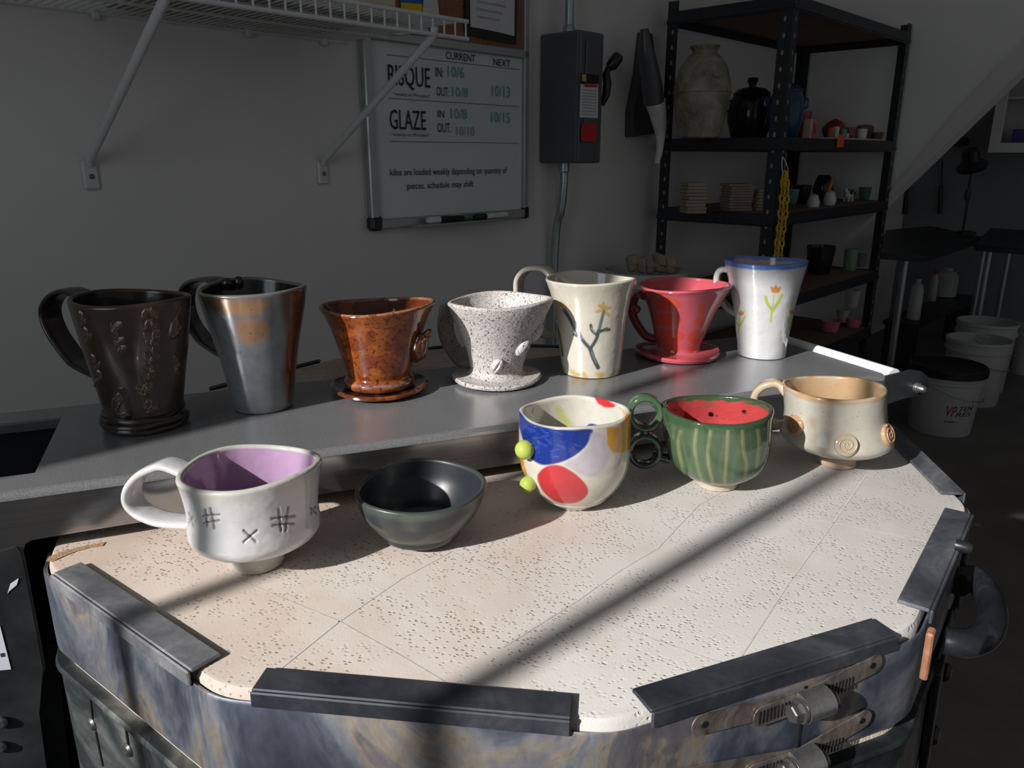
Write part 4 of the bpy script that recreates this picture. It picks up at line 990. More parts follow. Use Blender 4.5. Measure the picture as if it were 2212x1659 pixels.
wbox(V1-.11, V1, W1-.125, W1, d=.03); wbox(V0-.01, V0+.004, W0, W1, d=.075); wbox(V1-.002, V1+.012, W0, W1, d=.075); wbox(V0, V1, W1-.002, W1+.012, d=.075); wbox(V0, V1, W0-.012, W0+.002, d=.09)  # first box: invented corner block, added to keep a sun patch off the floor
struct(b_.build('window_1', MT['wall'], None, False))

# ---------------------------------------------------------------- whiteboard + cork board
def text_mesh(items, name, mats, root, org, ex, ey, nrm):
    """items: (string, x, y, width, height, mat index)"""
    mb = MB()
    for s, x, y, w, h, mi in items:
        cu = bpy.data.curves.new('t', 'FONT'); cu.body = s; cu.resolution_u = 2; cu.offset = 0.0
        ob = bpy.data.objects.new('t', cu); COL.objects.link(ob); bpy.context.view_layer.update()
        me = bpy.data.meshes.new_from_object(ob.evaluated_get(bpy.context.evaluated_depsgraph_get()))
        co_ = np.array([v.co[:] for v in me.vertices]); mn, mx = co_.min(0), co_.max(0)
        sx = w/(mx[0]-mn[0]); sy = h/(mx[1]-mn[1])
        V = [org+ex*(x+(v[0]-mn[0])*sx)+ey*(y+(v[1]-mn[1])*sy)+nrm*.0004 for v in co_]
        mb.add(V, [tuple(p_.vertices) for p_ in me.polygons], mi)
        bpy.data.objects.remove(ob); bpy.data.meshes.remove(me); bpy.data.curves.remove(cu)
    return mb.build(name, mats, root, False)
NB = -DW+.018
t0w, t1w, z0w, z1w, zmid = 1.243, 1.852, .095, 1.02, .575
cb = thing('combination_board', 'aluminium framed combination board, whiteboard below brown cork, with firing schedule', 'whiteboard', wp((t0w+t1w)/2, -DW, z0w))
b_ = MB(); b_.box(wp((t0w+t1w)/2, NB-.008, (z0w+zmid)/2), (t1w-t0w, .012, zmid-z0w), WX); b_.build('whiteboard_panel', MT['whiteboard'], cb, False)
b_ = MB(); b_.box(wp((t0w+t1w)/2, NB-.008, (z1w+zmid)/2), (t1w-t0w, .012, z1w-zmid), WX); b_.build('cork_panel', MT['cork'], cb, False)
b_ = MB(); fw = .026
for c, sz in (((t0w+fw/2, (z0w+z1w)/2), (fw, z1w-z0w)), ((t1w-fw/2+.004, (z0w+z1w)/2), (fw*.8, z1w-z0w)), (((t0w+t1w)/2, z0w+fw/2), (t1w-t0w, fw)), (((t0w+t1w)/2, z1w-fw/2), (t1w-t0w, fw)), (((t0w+t1w)/2, zmid), (t1w-t0w, .024))):
    b_.box(wp(c[0], NB-.002, c[1]), (sz[0], .026, sz[1]), WX, bev=.003)
b_.build('frame', MT['board_grey'], cb)
for tt in (t0w+.016, t1w-.008):
    b_ = MB(); b_.box(wp(tt, NB-.001, z0w+.016), (.040 if tt < 1.5 else .028, .031, .040), WX, bev=.008); b_.build('corner_cap', MT['black_plastic'], cb)
b_ = MB(); b_.box(wp((t0w+t1w)/2, NB+.03, z0w+.004), (.36, .05, .006), WX, bev=.002); b_.build('marker_tray', MT['board_grey'], cb)
org = wp(0, NB+.0005, 0)
blk = [('BISQUE', 1.323, .450, .142, .060, 0), ('GLAZE', 1.322, .350, .124, .050, 0), ('CURRENT', 1.524, .538, .112, .019, 0), ('NEXT', 1.708, .536, .072, .018, 0),
       ('IN:', 1.485, .490, .028, .024, 0), ('OUT:', 1.487, .441, .046, .024, 0), ('IN', 1.489, .385, .024, .019, 0), ('OUT:', 1.487, .346, .050, .025, 0),
       ('*weekly on Mondays*', 1.338, .432, .125, .011, 0), ('*weekly on Mondays*', 1.326, .331, .132, .011, 0),
       ('kilns are loaded weekly depending on quantity of', 1.316, .226, .448, .024, 0), ('pieces. schedule may shift', 1.372, .190, .250, .023, 0)]
tea = [('10/6', 1.530, .493, .062, .028, 1), ('10/8', 1.545, .442, .060, .026, 1), ('10/8', 1.538, .383, .062, .028, 1), ('10/10', 1.558, .338, .070, .026, 1), ('10/13', 1.702, .450, .076, .032, 1), ('10/15', 1.698, .378, .080, .030, 1)]
text_mesh(blk+tea, 'lettering', [MT['ink'], MT['teal_ink']], cb, org, WT, UP, WN)
b_ = MB()
for z_ in (.532, .427, .320):
    b_.box(wp((1.322+1.820)/2, NB-.0012, z_), (.498, .0016, .0022), WX)
b_.build('ruled_line', MT['faint_ink'], cb, False)
for (ta, tb_, nn, mt, lab) in ((1.408, 1.545, .036, 'black_plastic', 'black dry-erase marker with white cap lying leftmost on the whiteboard tray'), (1.500, 1.625, .026, 'green_pot', 'green dry-erase marker lying behind the black one on the whiteboard tray'), (1.585, 1.725, .040, 'white_pot', 'white dry-erase marker with dark cap lying rightmost on the whiteboard tray')):
    z_ = z0w+.0075+.009; mk = thing('marker', lab, 'marker', wp((ta+tb_)/2, NB+nn, z_), 'markers on the whiteboard tray')
    b_ = MB(); b_.tube([wp(ta+.045, NB+nn, z_), wp(tb_-.012, NB+nn, z_), wp(tb_, NB+nn, z_)], [.0088, .0088, .006], 14); b_.build('barrel', MT[mt], mk)
    b_ = MB(); b_.tube([wp(ta, NB+nn, z_), wp(ta+.008, NB+nn, z_), wp(ta+.046, NB+nn, z_)], [.005, .0092, .0092], 14); b_.build('cap', MT['white_pot' if mt != 'white_pot' else 'black_plastic'], mk)
# papers pinned to the cork
def sheet(name, pxs, mat, label, n=NB+.004, cat='paper', th=.0012):
    P = [onwall(q, n) for q in pxs]; b = MB(); b.prism([wp(t_, n, z_) for t_, z_ in P], WN*th); o = b.build(name, mat, None, False, None, wp(*(P[0][0], n, P[0][1])))
    return tag(o, label, cat)
pp = sheet('flag_print', ((866, -60), (918, -60), (912, 26), (866, 22)), [MT['yellow_paper']], 'blue and yellow striped print pinned on the cork board above the shelf end', cat='print')
P = [onwall(q, NB+.0055) for q in ((866, -60), (918, -60), (913, 9), (866, 5))]; b_ = MB(); b_.prism([wp(t_, NB+.0055, z_) for t_, z_ in P], WN*.0004)
o_ = b_.build('blue_stripe', MT['blue_paper'], pp, False)
sheet('card', ((866, 26), (916, 30), (916, 62), (868, 56)), MT['orange_paper'], 'small orange card pinned just under the blue and yellow print', NB+.006, 'card')
sheet('paper_sheet', ((918, -60), (938, -60), (950, 48), (912, 46)), MT['paper'], 'narrow white paper sheet pinned between the print and the black notice', NB+.009, 'paper')
sheet('paper_sheet', ((800, 40), (905, 60), (900, 72), (860, 76), (800, 68)), MT['paper'], 'curled white paper hanging just below the wire shelf on the board', NB+.017)
nt = thing('framed_notice', 'printed notice on black backing, at the top right of the cork board', 'notice', wp(1.75, NB, .66))
P = [onwall(q, NB+.004) for q in ((1004, -80), (1116, -80), (1113, 96), (1075, 90), (1030, 80), (1003, 70))]; b_ = MB(); b_.prism([wp(t_, NB+.004, z_) for t_, z_ in P], WN*.004); b_.build('backing', MT['black_plastic'], nt, False)
P = [onwall(q, NB+.0095) for q in ((1014, -80), (1112, -80), (1111, 78), (1060, 66), (1016, 58))]; b_ = MB(); b_.prism([wp(t_, NB+.0095, z_) for t_, z_ in P], WN*.0008); b_.build('sheet', MT['paper'], nt, False)
b_ = MB()
for i in range(6):
    P = onwall((1028+(i % 2)*3, -40+i*15), NB+.011); Q = onwall((1094-(i*7) % 20, -36+i*16), NB+.011); b_.box(wp((P[0]+Q[0])/2, NB+.0106, (P[1]+Q[1])/2), (Q[0]-P[0], .0004, .006), WX)
b_.build('print_lines', MT['print'], nt, False)
# ---------------------------------------------------------------- wire shelf
SN = -DW+.44; ZD = .5525; TE_ = 1.21; TS = -.6
ws = thing('wire_shelf', 'white coated wire wall shelf on two diagonal braces', 'shelf', wp(.4, -DW, ZD))
b_ = MB()
tt = TE_-.012
while tt > TS: b_.tube([wp(tt, -DW+.012, ZD), wp(tt, SN, ZD)], .0019, 6); tt -= .0165
for nn in (-DW+.012, -DW+.16, SN-.13): b_.tube([wp(TS, nn, ZD-.004), wp(TE_, nn, ZD-.004)], .0034, 8)
b_.build('wire_deck', MT['white_metal'], ws)
b_ = MB(); b_.tube([wp(TS, SN, ZD), wp(TE_, SN, ZD)], .0042, 10); b_.tube([wp(TS, SN, ZD-.034), wp(TE_, SN, ZD-.034)], .0042, 10)
tt = TE_-.006
while tt > TS: b_.tube([wp(tt, SN, ZD), wp(tt, SN, ZD-.034)], .0021, 6); tt -= .0302
b_.build('front_lip', MT['white_metal'], ws)
for foot, top in (((195, 352), (400, -12)), ((700, 352), (930, 66))):
    tf, zf_ = onwall(foot, -DW+.012); br = bpy.data.objects.new('brace', None); COL.objects.link(br); br.parent = ws; br.location = Vector(wp(tf, -DW, zf_))-root_world(ws)
    b_ = MB(); b_.tube([wp(tf, -DW+.010, zf_-.005), wp(tf, -DW+.016, zf_+.008), wp(tf, SN-.004, ZD-.036), wp(tf, SN+.002, ZD-.020)], [.006, .0085, .0085, .0085], 12); b_.build('brace_tube', MT['white_metal'], br)
    b_ = MB(); b_.box(wp(tf, -DW+.004, zf_-.024), (.030, .008, .056), WX, bev=.004); b_.build('foot_plate', MT['white_metal'], br)
    b_ = MB(); b_.lathe([(.005, 0), (.005, .002), (.003, .004), (.0001, .004)], wp(tf, -DW+.008, zf_-.026), 14, axis=(WT, UP, WN)); b_.build('screw', MT['screw'], br)
for px in ((199, 14), (695, 88), (530, 56)):
    tf, zz = onwall(px); b_ = MB(); b_.box(wp(tf, -DW+.009, ZD-.006), (.016, .018, .022), WX, bev=.004); b_.build('wall_clip', MT['white_metal'], ws)
kb = thing('cardboard_tray', 'pale kraft cardboard tray resting on the wire shelf', 'box', wp(.93, -DW+.2, ZD+.002))
b_ = MB(); b_.box(wp(.86, -DW+.2, ZD+.006), (.46, .30, .006), WX); b_.build('tray_bottom', MT['kraft'], kb, False)
b_ = MB()
for t_, n_2, a, c_ in ((.86, .05, .46, .004), (.86, .35, .46, .004)): b_.box(wp(t_, -DW+n_2, ZD+.04), (a, c_, .075), WX)
for t_ in (.632, 1.088): b_.box(wp(t_, -DW+.2, ZD+.04), (.004, .30, .075), WX)
b_.build('tray_side', MT['kraft'], kb, False)
# ---------------------------------------------------------------- electrical disconnect
DB = .155
te0, zb0 = onwall((1172, 352)); te0, zt0 = te0, onwall((1173, 76))[1]
tb0, zb1 = onwall((1244, 352), -DW+DB); tb1, zb2 = onwall((1293, 351), -DW+DB)
eb = thing('disconnect_switch', 'grey metal electrical disconnect box with red and white labels', 'electrical box', wp((tb0+tb1)/2, -DW, zb0))
tc, wdt = (tb0+tb1)/2, tb1-tb0
b_ = MB(); b_.box(wp(tc, -DW+DB/2, (zb0+zt0)/2), (wdt, DB, zt0-zb0), WX, bev=.006); b_.build('enclosure', MT['panel_grey'], eb)
b_ = MB(); b_.box(wp(tc, -DW+DB+.004, (zb0+zt0)/2), (wdt*.98, .008, (zt0-zb0)*.99), WX, bev=.004); b_.box(wp(tc, -DW+DB+.011, zb0+(zt0-zb0)*.56), (wdt*.62, .008, (zt0-zb0)*.74), WX, bev=.006); cv = b_.build('cover', MT['panel_grey'], eb)
nf = -DW+DB+.016
def lab(pxs, mat, name, par, lift=.0006, nf=nf):
    P = [onwall(q, nf) for q in pxs]; b = MB(); b.prism([wp(t_, nf, z_) for t_, z_ in P], WN*lift); return b.build(name, mat, par, False)
lab(((1254, 182), (1292, 182), (1291, 255), (1252, 254)), MT['paper'], 'white_label', eb)
lab(((1254, 158), (1294, 162), (1293, 181), (1254, 179)), MT['black_plastic'], 'black_label', eb)
lab(((1257, 160), (1266, 161), (1266, 176), (1257, 175)), MT['yellow_label'], 'yellow_mark', eb, .0012)
lab(((1262, 182), (1290, 183), (1290, 189), (1262, 188)), MT['red_label'], 'red_strip', eb, .0012)
lab(((1256, 266), (1289, 266), (1288, 306), (1255, 305)), MT['red_label'], 'red_label', eb)
b_ = MB()
for i in range(9):
    P = onwall((1257, 194+i*6.5), nf); Q = onwall((1287, 194.5+i*6.5), nf); b_.box(wp((P[0]+Q[0])/2, nf+.0009, P[1]), (Q[0]-P[0], .0004, .004), WX)
b_.build('label_print', MT['print'], eb, False)
tr = tb1; zl = [onpl(q, WT*(tr+.03), WT) for q in ((1300, 215), (1306, 190), (1310, 160), (1322, 140), (1335, 122))]
b_ = MB()
hx = wp(tr+.012, -DW+.10, 0)
def hz(y, x): P = onpl((x, y), wp(tr+.02, -DW+.10, 0), np.array([0, -1., 0])); return P
b_.tube([hz(228, 1300), hz(205, 1309), hz(180, 1312), hz(160, 1309)], [.008, .013, .014, .012], 10); b_.tube([hz(165, 1306), hz(148, 1314), hz(142, 1318)], .010, 10); b_.tube([hz(146, 1314), hz(140, 1322), hz(124, 1334), hz(118, 1338)], [.013, .019, .019, .014], 12); b_.build('lever_handle', MT['black_plastic'], eb)
b_ = MB(); cn = -DW+.06; tcn, ztp = onwall((1229, 65), cn); b_.tube([wp(tcn, cn, zt0-.002), wp(tcn, cn, 1.5)], .0135, 14); b_.lathe([(.019, 0), (.019, .022), (.016, .03), (.0137, .03)], wp(tcn, cn, zt0-.001), 18)
tag(b_.build('conduit_pipe', MT['zinc'], None, 'auto', None, wp(tcn, cn, zt0)), 'galvanised conduit rising above the disconnect box', 'conduit')
b_ = MB(); tcb, _z = onwall((1212, 400), cn); b_.tube(spline([wp(tcn-.012, cn, zb0+.002), wp(tcn-.012, cn, zb0-.07), wp(tcn-.013, cn-.008, zb0-.15), wp(tcn-.016, -DW+.03, zb0-.30), wp(tcn-.018, -DW+.02, FZ+.001)], 24), .0135, 14); b_.lathe([(.0137, -.03), (.018, -.026), (.018, 0)], wp(tcn-.012, cn, zb0), 18)
tag(b_.build('conduit_pipe', MT['zinc'], None, 'auto', None, wp(tcn, cn, zb0)), 'galvanised conduit running down the wall below the disconnect box', 'conduit')
b_ = MB(); b_.tube([wp(tcn+.03, -DW+.03, zb0-.0), wp(tcn+.028, -DW+.012, zb0-.1), wp(tcn+.02, -DW+.01, zb0-.35), wp(tcn+.018, -DW+.01, FZ+.001)], .004, 8)
tag(b_.build('cable', MT['zinc'], None, 'auto', None, wp(tcn, -DW+.03, zb0)), 'thin grey cable hanging beside the lower conduit', 'cable')
# ---------------------------------------------------------------- hand vacuum on the wall
hv = thing('handheld_vacuum', 'grey and white handheld vacuum hung nozzle-down on the wall beside the shelving', 'vacuum', wp(T0-.1, -DW, .33))
def vp(px, n): t_, z_ = onwall(px, n); return wp(t_, n, z_)
n1 = -DW+.135
b_ = MB(); b_.tube(spline([vp((1392, 62), n1), vp((1393, 78), n1), vp((1396, 110), n1), vp((1403, 150), n1), vp((1409, 190), n1), vp((1412, 222), n1)], 30), list(np.interp(np.linspace(0, 1, len(spline([(0,0)]*6, 30))), [0, .12, .2, .45, .75, 1], [.013, .016, .017, .027, .035, .036])), 18); b_.build('body', MT['vac_grey'], hv)
b_ = MB(); pl = spline([vp((1416, 220), n1), vp((1422, 250), n1), vp((1427, 290), n1), vp((1425, 325), n1), vp((1419, 354), n1)], 24); b_.tube(pl, list(np.interp(np.linspace(0, 1, len(pl)), [0, .35, .6, 1], [.036, .026, .014, .009])), 16); b_.build('nozzle', MT['vac_white'], hv)
b_ = MB(); b_.box((vp((1432, 276), n1)+WN*.02), (.006, .004, .02), WX, bev=.001); b_.build('nozzle_button', MT['black_plastic'], hv)
b_ = MB(); P = [onwall(q, -DW+.012) for q in ((1382, 70), (1398, 75), (1410, 200), (1414, 285), (1395, 290), (1355, 296), (1356, 240), (1372, 160))]; b_.prism([wp(t_, -DW+.001, z_) for t_, z_ in P], WN*.035); b_.build('wall_dock', MT['vac_grey'], hv, False)
# ================================================================== BLACK SHELVING
SHA, SHB = .46, 1.10; N0 = -1.65
levels = [.765, .340, .092, -.212, -.47]
su = thing('shelving_unit', 'black bolted steel shelving unit with particle board shelves', 'shelving', wp(T0+SHB/2, N0+SHA/2, FZ))
pw = .042
for i, (a, b2) in enumerate(((0, 0), (SHA, 0), (0, SHB), (SHA, SHB))):
    b_ = MB(); sa = 1 if a == 0 else -1; sb = 1 if b2 == 0 else -1
    c = wp(T0+b2, N0+a, (FZ+.80)/2); hgt = .80-FZ
    b_.box(c+WN*sa*pw/2, (.0022, pw, hgt), WX); b_.box(c+WT*sb*pw/2, (pw, .0022, hgt), WX)
    po = b_.build('post', MT['black_steel'], su, False)
    b_ = MB(); z_ = -.5
    while z_ < .78:
        for off in (WN*sa*pw*.55-WT*sb*.0012, ): b_.lathe([(.0045, 0), (.0045, .0006), (.0001, .0006)], wp(T0+b2, N0+a, z_)+off, 10, axis=(WN, UP*1.8, -WT*sb))
        b_.lathe([(.0045, 0), (.0045, .0006), (.0001, .0006)], wp(T0+b2, N0+a, z_)+WT*sb*pw*.55-WN*sa*.0012, 10, axis=(WT, UP*1.8, -WN*sa))
        z_ += .05
    b_.build('post_holes', MT['hole'], po, False)
for z_ in levels:
    b_ = MB(); b_.box(wp(T0+SHB/2, N0+SHA/2, z_-.006), (SHB-.006, SHA-.006, .012), WX); b_.build('shelf_board', MT['particle'], su, False)
    b_ = MB()
    for a in (0, SHA): b_.box(wp(T0+SHB/2, N0+a, z_-.020), (SHB, .006, .044), WX, bev=.002); b_.box(wp(T0+SHB/2, N0+a+(.004 if a else -.004), z_-.030), (SHB, .004, .012), WX, bev=.001)
    for b2 in (0, SHB): b_.box(wp(T0+b2, N0+SHA/2, z_-.020), (.006, SHA, .044), WX, bev=.002); b_.box(wp(T0+b2-(.004 if not b2 else -.004), N0+SHA/2, z_-.030), (.004, SHA, .012), WX, bev=.001)
    b_.build('shelf_beam', MT['black_steel'], su)
# objects on the shelves: placed where the pixel ray meets the board
def onshelf(px, z, n=None):
    if n is None: return at(px, z)
    P = onpl(px, WN*n, WN); return wp(np.dot(P, WT), n, z)
def potty(name, label, cat, P, prof, mat, extra=None, group=None, n=36):
    t = thing(name, label, cat, P, group); b = MB(); b.lathe(prof, P, n); b.build('body', mat, t)
    return t
def simple(name, label, cat, P, prof, mat, group=None, n=24):
    b = MB(); b.lathe(prof, P, n); return tag(b.build(name, mat, None, 'auto', None, P), label, cat, group)
def cup_prof(r, h, rb=None): rb = rb or r*.75; return [(rb*.9, 0), (rb, .002), ((r+rb)/2*1.03, h*.5), (r, h), (r-.004, h), (rb*.9, .006), (.0001, .006)]
Z1, Z2, Z3, Z4 = [l+.0005 for l in levels[1:]]
# big jar
P = wp(T0+.17, 0, Z1); nj = N0+.20
P = onshelf((1512, 270), Z1, nj); sc = 1/pxm(P)
hj = zat(P, 98)-Z1
J = thing('storage_jar', 'large rough ash-glazed stoneware jar on the upper shelf', 'jar', P); b_ = MB(); R = 60*sc
b_.lathe([(R*.62, 0), (R*.70, .004), (R*.86, hj*.20), (R*.97, hj*.42), (R*1.0, hj*.485), (R*1.03, hj*.495), (R*1.0, hj*.51), (R*.96, hj*.62), (R*.80, hj*.78), (R*.56, hj*.88), (R*.44, hj*.91), (R*.42, hj*.94), (R*.52, hj*.985), (R*.50, hj), (R*.40, hj), (R*.36, hj*.93), (R*.36, hj*.86), (.0001, hj*.86)], P, 48)
b_.build('body', MT['jar'], J)
b_ = MB(); lo = P+WN*R*.9+UP*hj*.66; b_.ell(P+(-WN*0+np.array([.25, -.97, 0]))*R*.93+UP*hj*.66, np.eye(3), (R*.16, R*.12, R*.1)); b_.build('lug', MT['jar'], J)
def lidded(px, ytop, wpx, nn, mat, label):
    P = onshelf(px, Z1, nn); R = wpx/2/pxm(P); h_ = zat(P, ytop)-Z1; t = thing('lidded_pot', label, 'pot', P)
    b = MB(); b.lathe([(R*.7, 0), (R*.75, .003), (R*.97, h_*.3), (R, h_*.45), (R*.93, h_*.62), (R*.78, h_*.72), (.0001, h_*.72)], P, 40); b.build('body', mat, t)
    b = MB(); b.lathe([(R*.80, h_*.725), (R*.82, h_*.75), (R*.6, h_*.82), (R*.25, h_*.85), (.0001, h_*.85)], P, 40); l_ = b.build('lid', mat, t)
    b = MB(); b.lathe([(R*.16, h_*.845), (R*.17, h_*.9), (R*.24, h_*.95), (R*.2, h_), (.0001, h_)], P, 24); b.build('knob', mat, l_)
    for sg in (-1, 1):
        b = MB(); a = P+np.array([1, 0, 0])*sg*R*.93+UP*h_*.55; b.tube(spline([a+UP*.02, a+np.array([sg*.018, 0, .012]), a+np.array([sg*.018, 0, -.012]), a-UP*.02], 12), .004, 8); b.build('side_handle', mat, t)
lidded((1618, 275), 168, 96, N0+.17, MT['black_pot'], 'black lidded pot next to the big stoneware jar')
lidded((1694, 275), 158, 74, N0+.335, MT['blue_pot'], 'dark blue lidded pot beside the black one, half behind the shelf post')
# small items on the right of the upper shelf
def boxthing(name, label, cat, px, z, nn, w, h_, d, mats, group=None):
    P = onshelf(px, z, nn); k = 1/pxm(P); b = MB(); b.box(P+UP*h_*k/2, (w*k*1.3, d*k, h_*k), WX, bev=.002); return tag(b.build(name, mats, None, 'auto', None, P), label, cat, group), P, k
nr = N0+SHA-.09
o, P, k = boxthing('house_ornament', 'pink and cream ceramic house-shaped ornament on the upper shelf', 'ornament', (1752, 286), Z1, nr, 22, 42, 14, [MT['pink_pot']])
b_ = MB(); b_.box(P+UP*20*k-WT*20*k, (8*k, 16*k, 42*k), WX); b_.build('cream_side', MT['cream_pot'], o, False)
b_ = MB()
for dz in (22, ): 
    for dx in (-4, 4): b_.box(P+UP*dz*k+WT*dx*k+WN*7.3*k, (4*k, .001, 22*k), WX)
b_.build('window_mark', MT['red_pot'], o, False)
simple('pot', 'dark red pot at the back behind the pink house ornament', 'pot', onshelf((1730, 284), Z1, nr-.08), cup_prof(.035, .105), MT['red_pot'])
simple('pot', 'dark red squat pot standing behind the tray of small pots', 'pot', onshelf((1802, 285), Z1, nr-.07), [(.03, 0), (.045, .03), (.05, .05), (.03, .075), (.012, .085), (.0001, .09)], MT['red_pot'])
P0 = onshelf((1772, 289), Z1, nr+.02); P1 = onshelf((1882, 289), Z1, nr+.02)
b_ = MB(); c = (P0+P1)/2; b_.box(c+UP*.004, (np.linalg.norm(P1-P0), .11, .008), WX, bev=.002); tag(b_.build('test_tile_board', MT['cream_pot'], None, 'auto', None, c), 'cream board holding small pots on the upper shelf', 'board')
ZB1 = Z1+.0085
for px, r, h_, mt, lb in (((1806, 284), .012, .042, 'cream_pot', 'slim cream vial standing on the cream board'), ((1795, 284), .012, .038, 'orange_paper', 'small brown vial leftmost on the cream board'), ((1822, 284), .014, .034, 'teal_pot', 'small teal pot on the cream board beside the slim vial'), ((1836, 284), .017, .042, 'red_pot', 'small red pot in the middle of the cream board'), ((1828, 287), .012, .018, 'white_pot', 'tiny white dish at the front of the cream board'), ((1862, 286), .020, .040, 'white_pot', 'small white cup with dark marks on the cream board')):
    simple('small_pot', lb, 'pot', onshelf(px, ZB1, nr+.02), cup_prof(r, h_, r*.9), MT[mt], 'small pots on the cream board')
simple('pot', 'brown lidded pot at the right rear of the cream board', 'pot', onshelf((1868, 284), Z1, nr-.06), [(.03, 0), (.035, .02), (.036, .06), (.03, .07), (.0001, .075)], MT['particle'])
simple('pot', 'small brown cup at the right end of the upper shelf', 'pot', onshelf((1897, 288), Z1, nr+.0), cup_prof(.022, .040), MT['particle'])
# orange tag on the beam
P = onpl((1816, 304), WN*(N0+SHA+.008), WN); b_ = MB(); b_.box(P, (.062, .0012, .045), WX); og_ = b_.build('price_tag', MT['orange_tag'], None, False, None, P); tag(og_, 'bright orange paper tag stuck on the front beam of the shelf', 'tag')
# tile stacks
def ordn(i, n): return 'topmost' if i == n-1 else ('lowest' if i == 0 else ['', 'second', 'third', 'fourth', 'fifth', 'sixth', 'seventh', 'eighth', 'ninth', 'tenth'][n-1-i]+' from the top')
proto = None
for px, nn, wpx, ytop, cnt, lab_ in (((1496, 446), N0+.22, 70, 394, 9, 'left stack'), ((1588, 450), N0+.26, 82, 396, 10, 'middle stack'), ((1640, 452), N0+.33, 34, 408, 7, 'narrow right stack')):
    P = onshelf(px, Z2, nn); k = 1/pxm(P); hh = zat(P, ytop)-Z2; th_ = hh/cnt; w = wpx*k
    me0 = None
    for i in range(cnt):
        Q = P+UP*(th_*i)+WT*rng.uniform(-.004, .004)+WN*rng.uniform(-.004, .004)
        if me0 is None:
            b_ = MB(); b_.box(Q+UP*th_*.47, (w*.62, w*.62, th_*.93), (np.array([.985, .17, 0]), np.array([-.17, .985, 0]), UP), bev=.0015); o = b_.build('bisque_tile', MT['tile'], None, 'auto', None, Q); me0 = o
        else: o = me0.copy(); COL.objects.link(o); o.location = Q
        tag(o, f'beige bisque tile, {ordn(i, cnt)} in the {lab_} on the middle shelf', 'tile', 'bisque tiles stacked on the middle shelf')
# middle shelf right: small ceramics
nr2 = N0+SHA-.12
for px, nn, prof, mt, nm, lb in (((1757, 437), nr2+.05, [(.022, 0), (.024, .02), (.014, .045), (.0001, .05)], 'white_pot', 'ornament', 'small white ceramic ornament left of the white bird shape on middle shelf'),
        ((1792, 437), nr2+.05, [(.020, 0), (.026, .02), (.016, .05), (.0001, .06)], 'white_pot', 'ornament', 'rounded white ceramic ornament in front of the black and orange pot'),
        ((1775, 432), nr2-.09, [(.03, 0), (.045, .05), (.03, .10), (.022, .11), (.0001, .11)], 'black_pot', 'pot', 'black pot behind the white ornaments on the middle shelf'),
        ((1868, 428), nr2, cup_prof(.030, .055), 'green_pot', 'cup', 'dark green cup at the right end of the middle shelf'),
        ((1710, 425), nr2-.1, cup_prof(.03, .06), 'teal_pot', 'cup', 'dull teal cup behind the yellow chain on the middle shelf'),
        ((1730, 420), nr2-.08, cup_prof(.04, .075), 'black_pot', 'pot', 'wide black pot at the back of the middle shelf')):
    simple(nm, lb, nm, onshelf(px, Z2, nn), prof, MT[mt])
P = onshelf((1786, 430), Z2, nr2); b_ = MB(); b_.tube(spline([P+UP*.02, P+UP*.06+WT*.01, P+UP*.095+WT*.03], 10), [.012]*3+[.009]*(len(spline([(0,0,0)]*3, 10))-3), 10); tag(b_.build('bird_figurine', MT['orange_pot'], None, True, None, P), 'orange bird-beak figurine on the middle shelf', 'figurine')
P = onshelf((1832, 432), Z2, nr2); sp = thing('cow_figurine', 'black and white spotted animal figurine on the middle shelf', 'figurine', P); b_ = MB(); b_.ell(P+UP*.028, WX, (.034, .02, .02)).ell(P+UP*.046-WT*.03, WX, (.015, .013, .013)); 
for a in (-.02, .02):
    for c in (-.009, .009): b_.tube([P+WT*a+WN*c, P+WT*a+WN*c+UP*.022], .006, 8)
b_.build('body', MT['white_pot'], sp); b_ = MB()
for a, c, z_, r in ((-.012, .014, .036, .011), (.016, .014, .032, .012), (.004, .012, .044, .009), (-.032, .010, .05, .007)): b_.ell(P+WT*a+WN*c+UP*z_, WX, (r, r*.7, r*.8), 12, 8)
b_.build('black_spots', MT['black_pot'], sp)
# lower shelves
for px, z, nn, prof, mt, nm, lb in (((1526, 560), Z3, N0+.22, [(.045, 0), (.095, .008), (.10, .014), (.0001, .016)], 'sage_pot', 'plate', 'dull green plate on the lower shelf behind the bin'),
        ((1538, 545), Z3+.017, N0+.22, [(.02, 0), (.022, .03), (.0001, .032)], 'black_pot', 'pot', 'tiny black pot sitting on the dull green plate'),
        ((1770, 572), Z3, N0+SHA-.16, cup_prof(.06, .12), 'black_pot', 'pot', 'large black pot on the lower shelf right of the chain'),
        ((1724, 575), Z3, N0+SHA-.14, cup_prof(.04, .07), 'red_pot', 'cup', 'dark reddish cup on the lower shelf beside the large black pot'),
        ((1837, 566), Z3, N0+SHA-.10, cup_prof(.030, .095, .027), 'sage_pot', 'cup', 'tall sage green cup on the lower shelf'),
        ((1858, 566), Z3, N0+SHA-.11, cup_prof(.026, .06), 'lilac_pot', 'cup', 'small lilac cup at the right end of the lower shelf'),
        ((1795, 690), Z4, N0+SHA-.10, cup_prof(.042, .05), 'pink_pot', 'bowl', 'pink bowl on the bottom shelf behind the tulip mug'),
        ((1820, 680), Z4, N0+SHA-.16, cup_prof(.03, .05), 'cream_pot', 'bowl', 'cream bowl between the pink ones on the bottom shelf'),
        ((1845, 682), Z4, N0+SHA-.06, cup_prof(.035, .04), 'pink_pot', 'bowl', 'pink bowl at the right end of the bottom shelf'),
        ((1838, 662), Z4, N0+SHA-.25, cup_prof(.04, .09), 'white_pot', 'bowl', 'off-white bowl at the back of the bottom shelf')):
    simple(nm, lb, nm, onshelf(px, z, nn), prof, MT[mt])
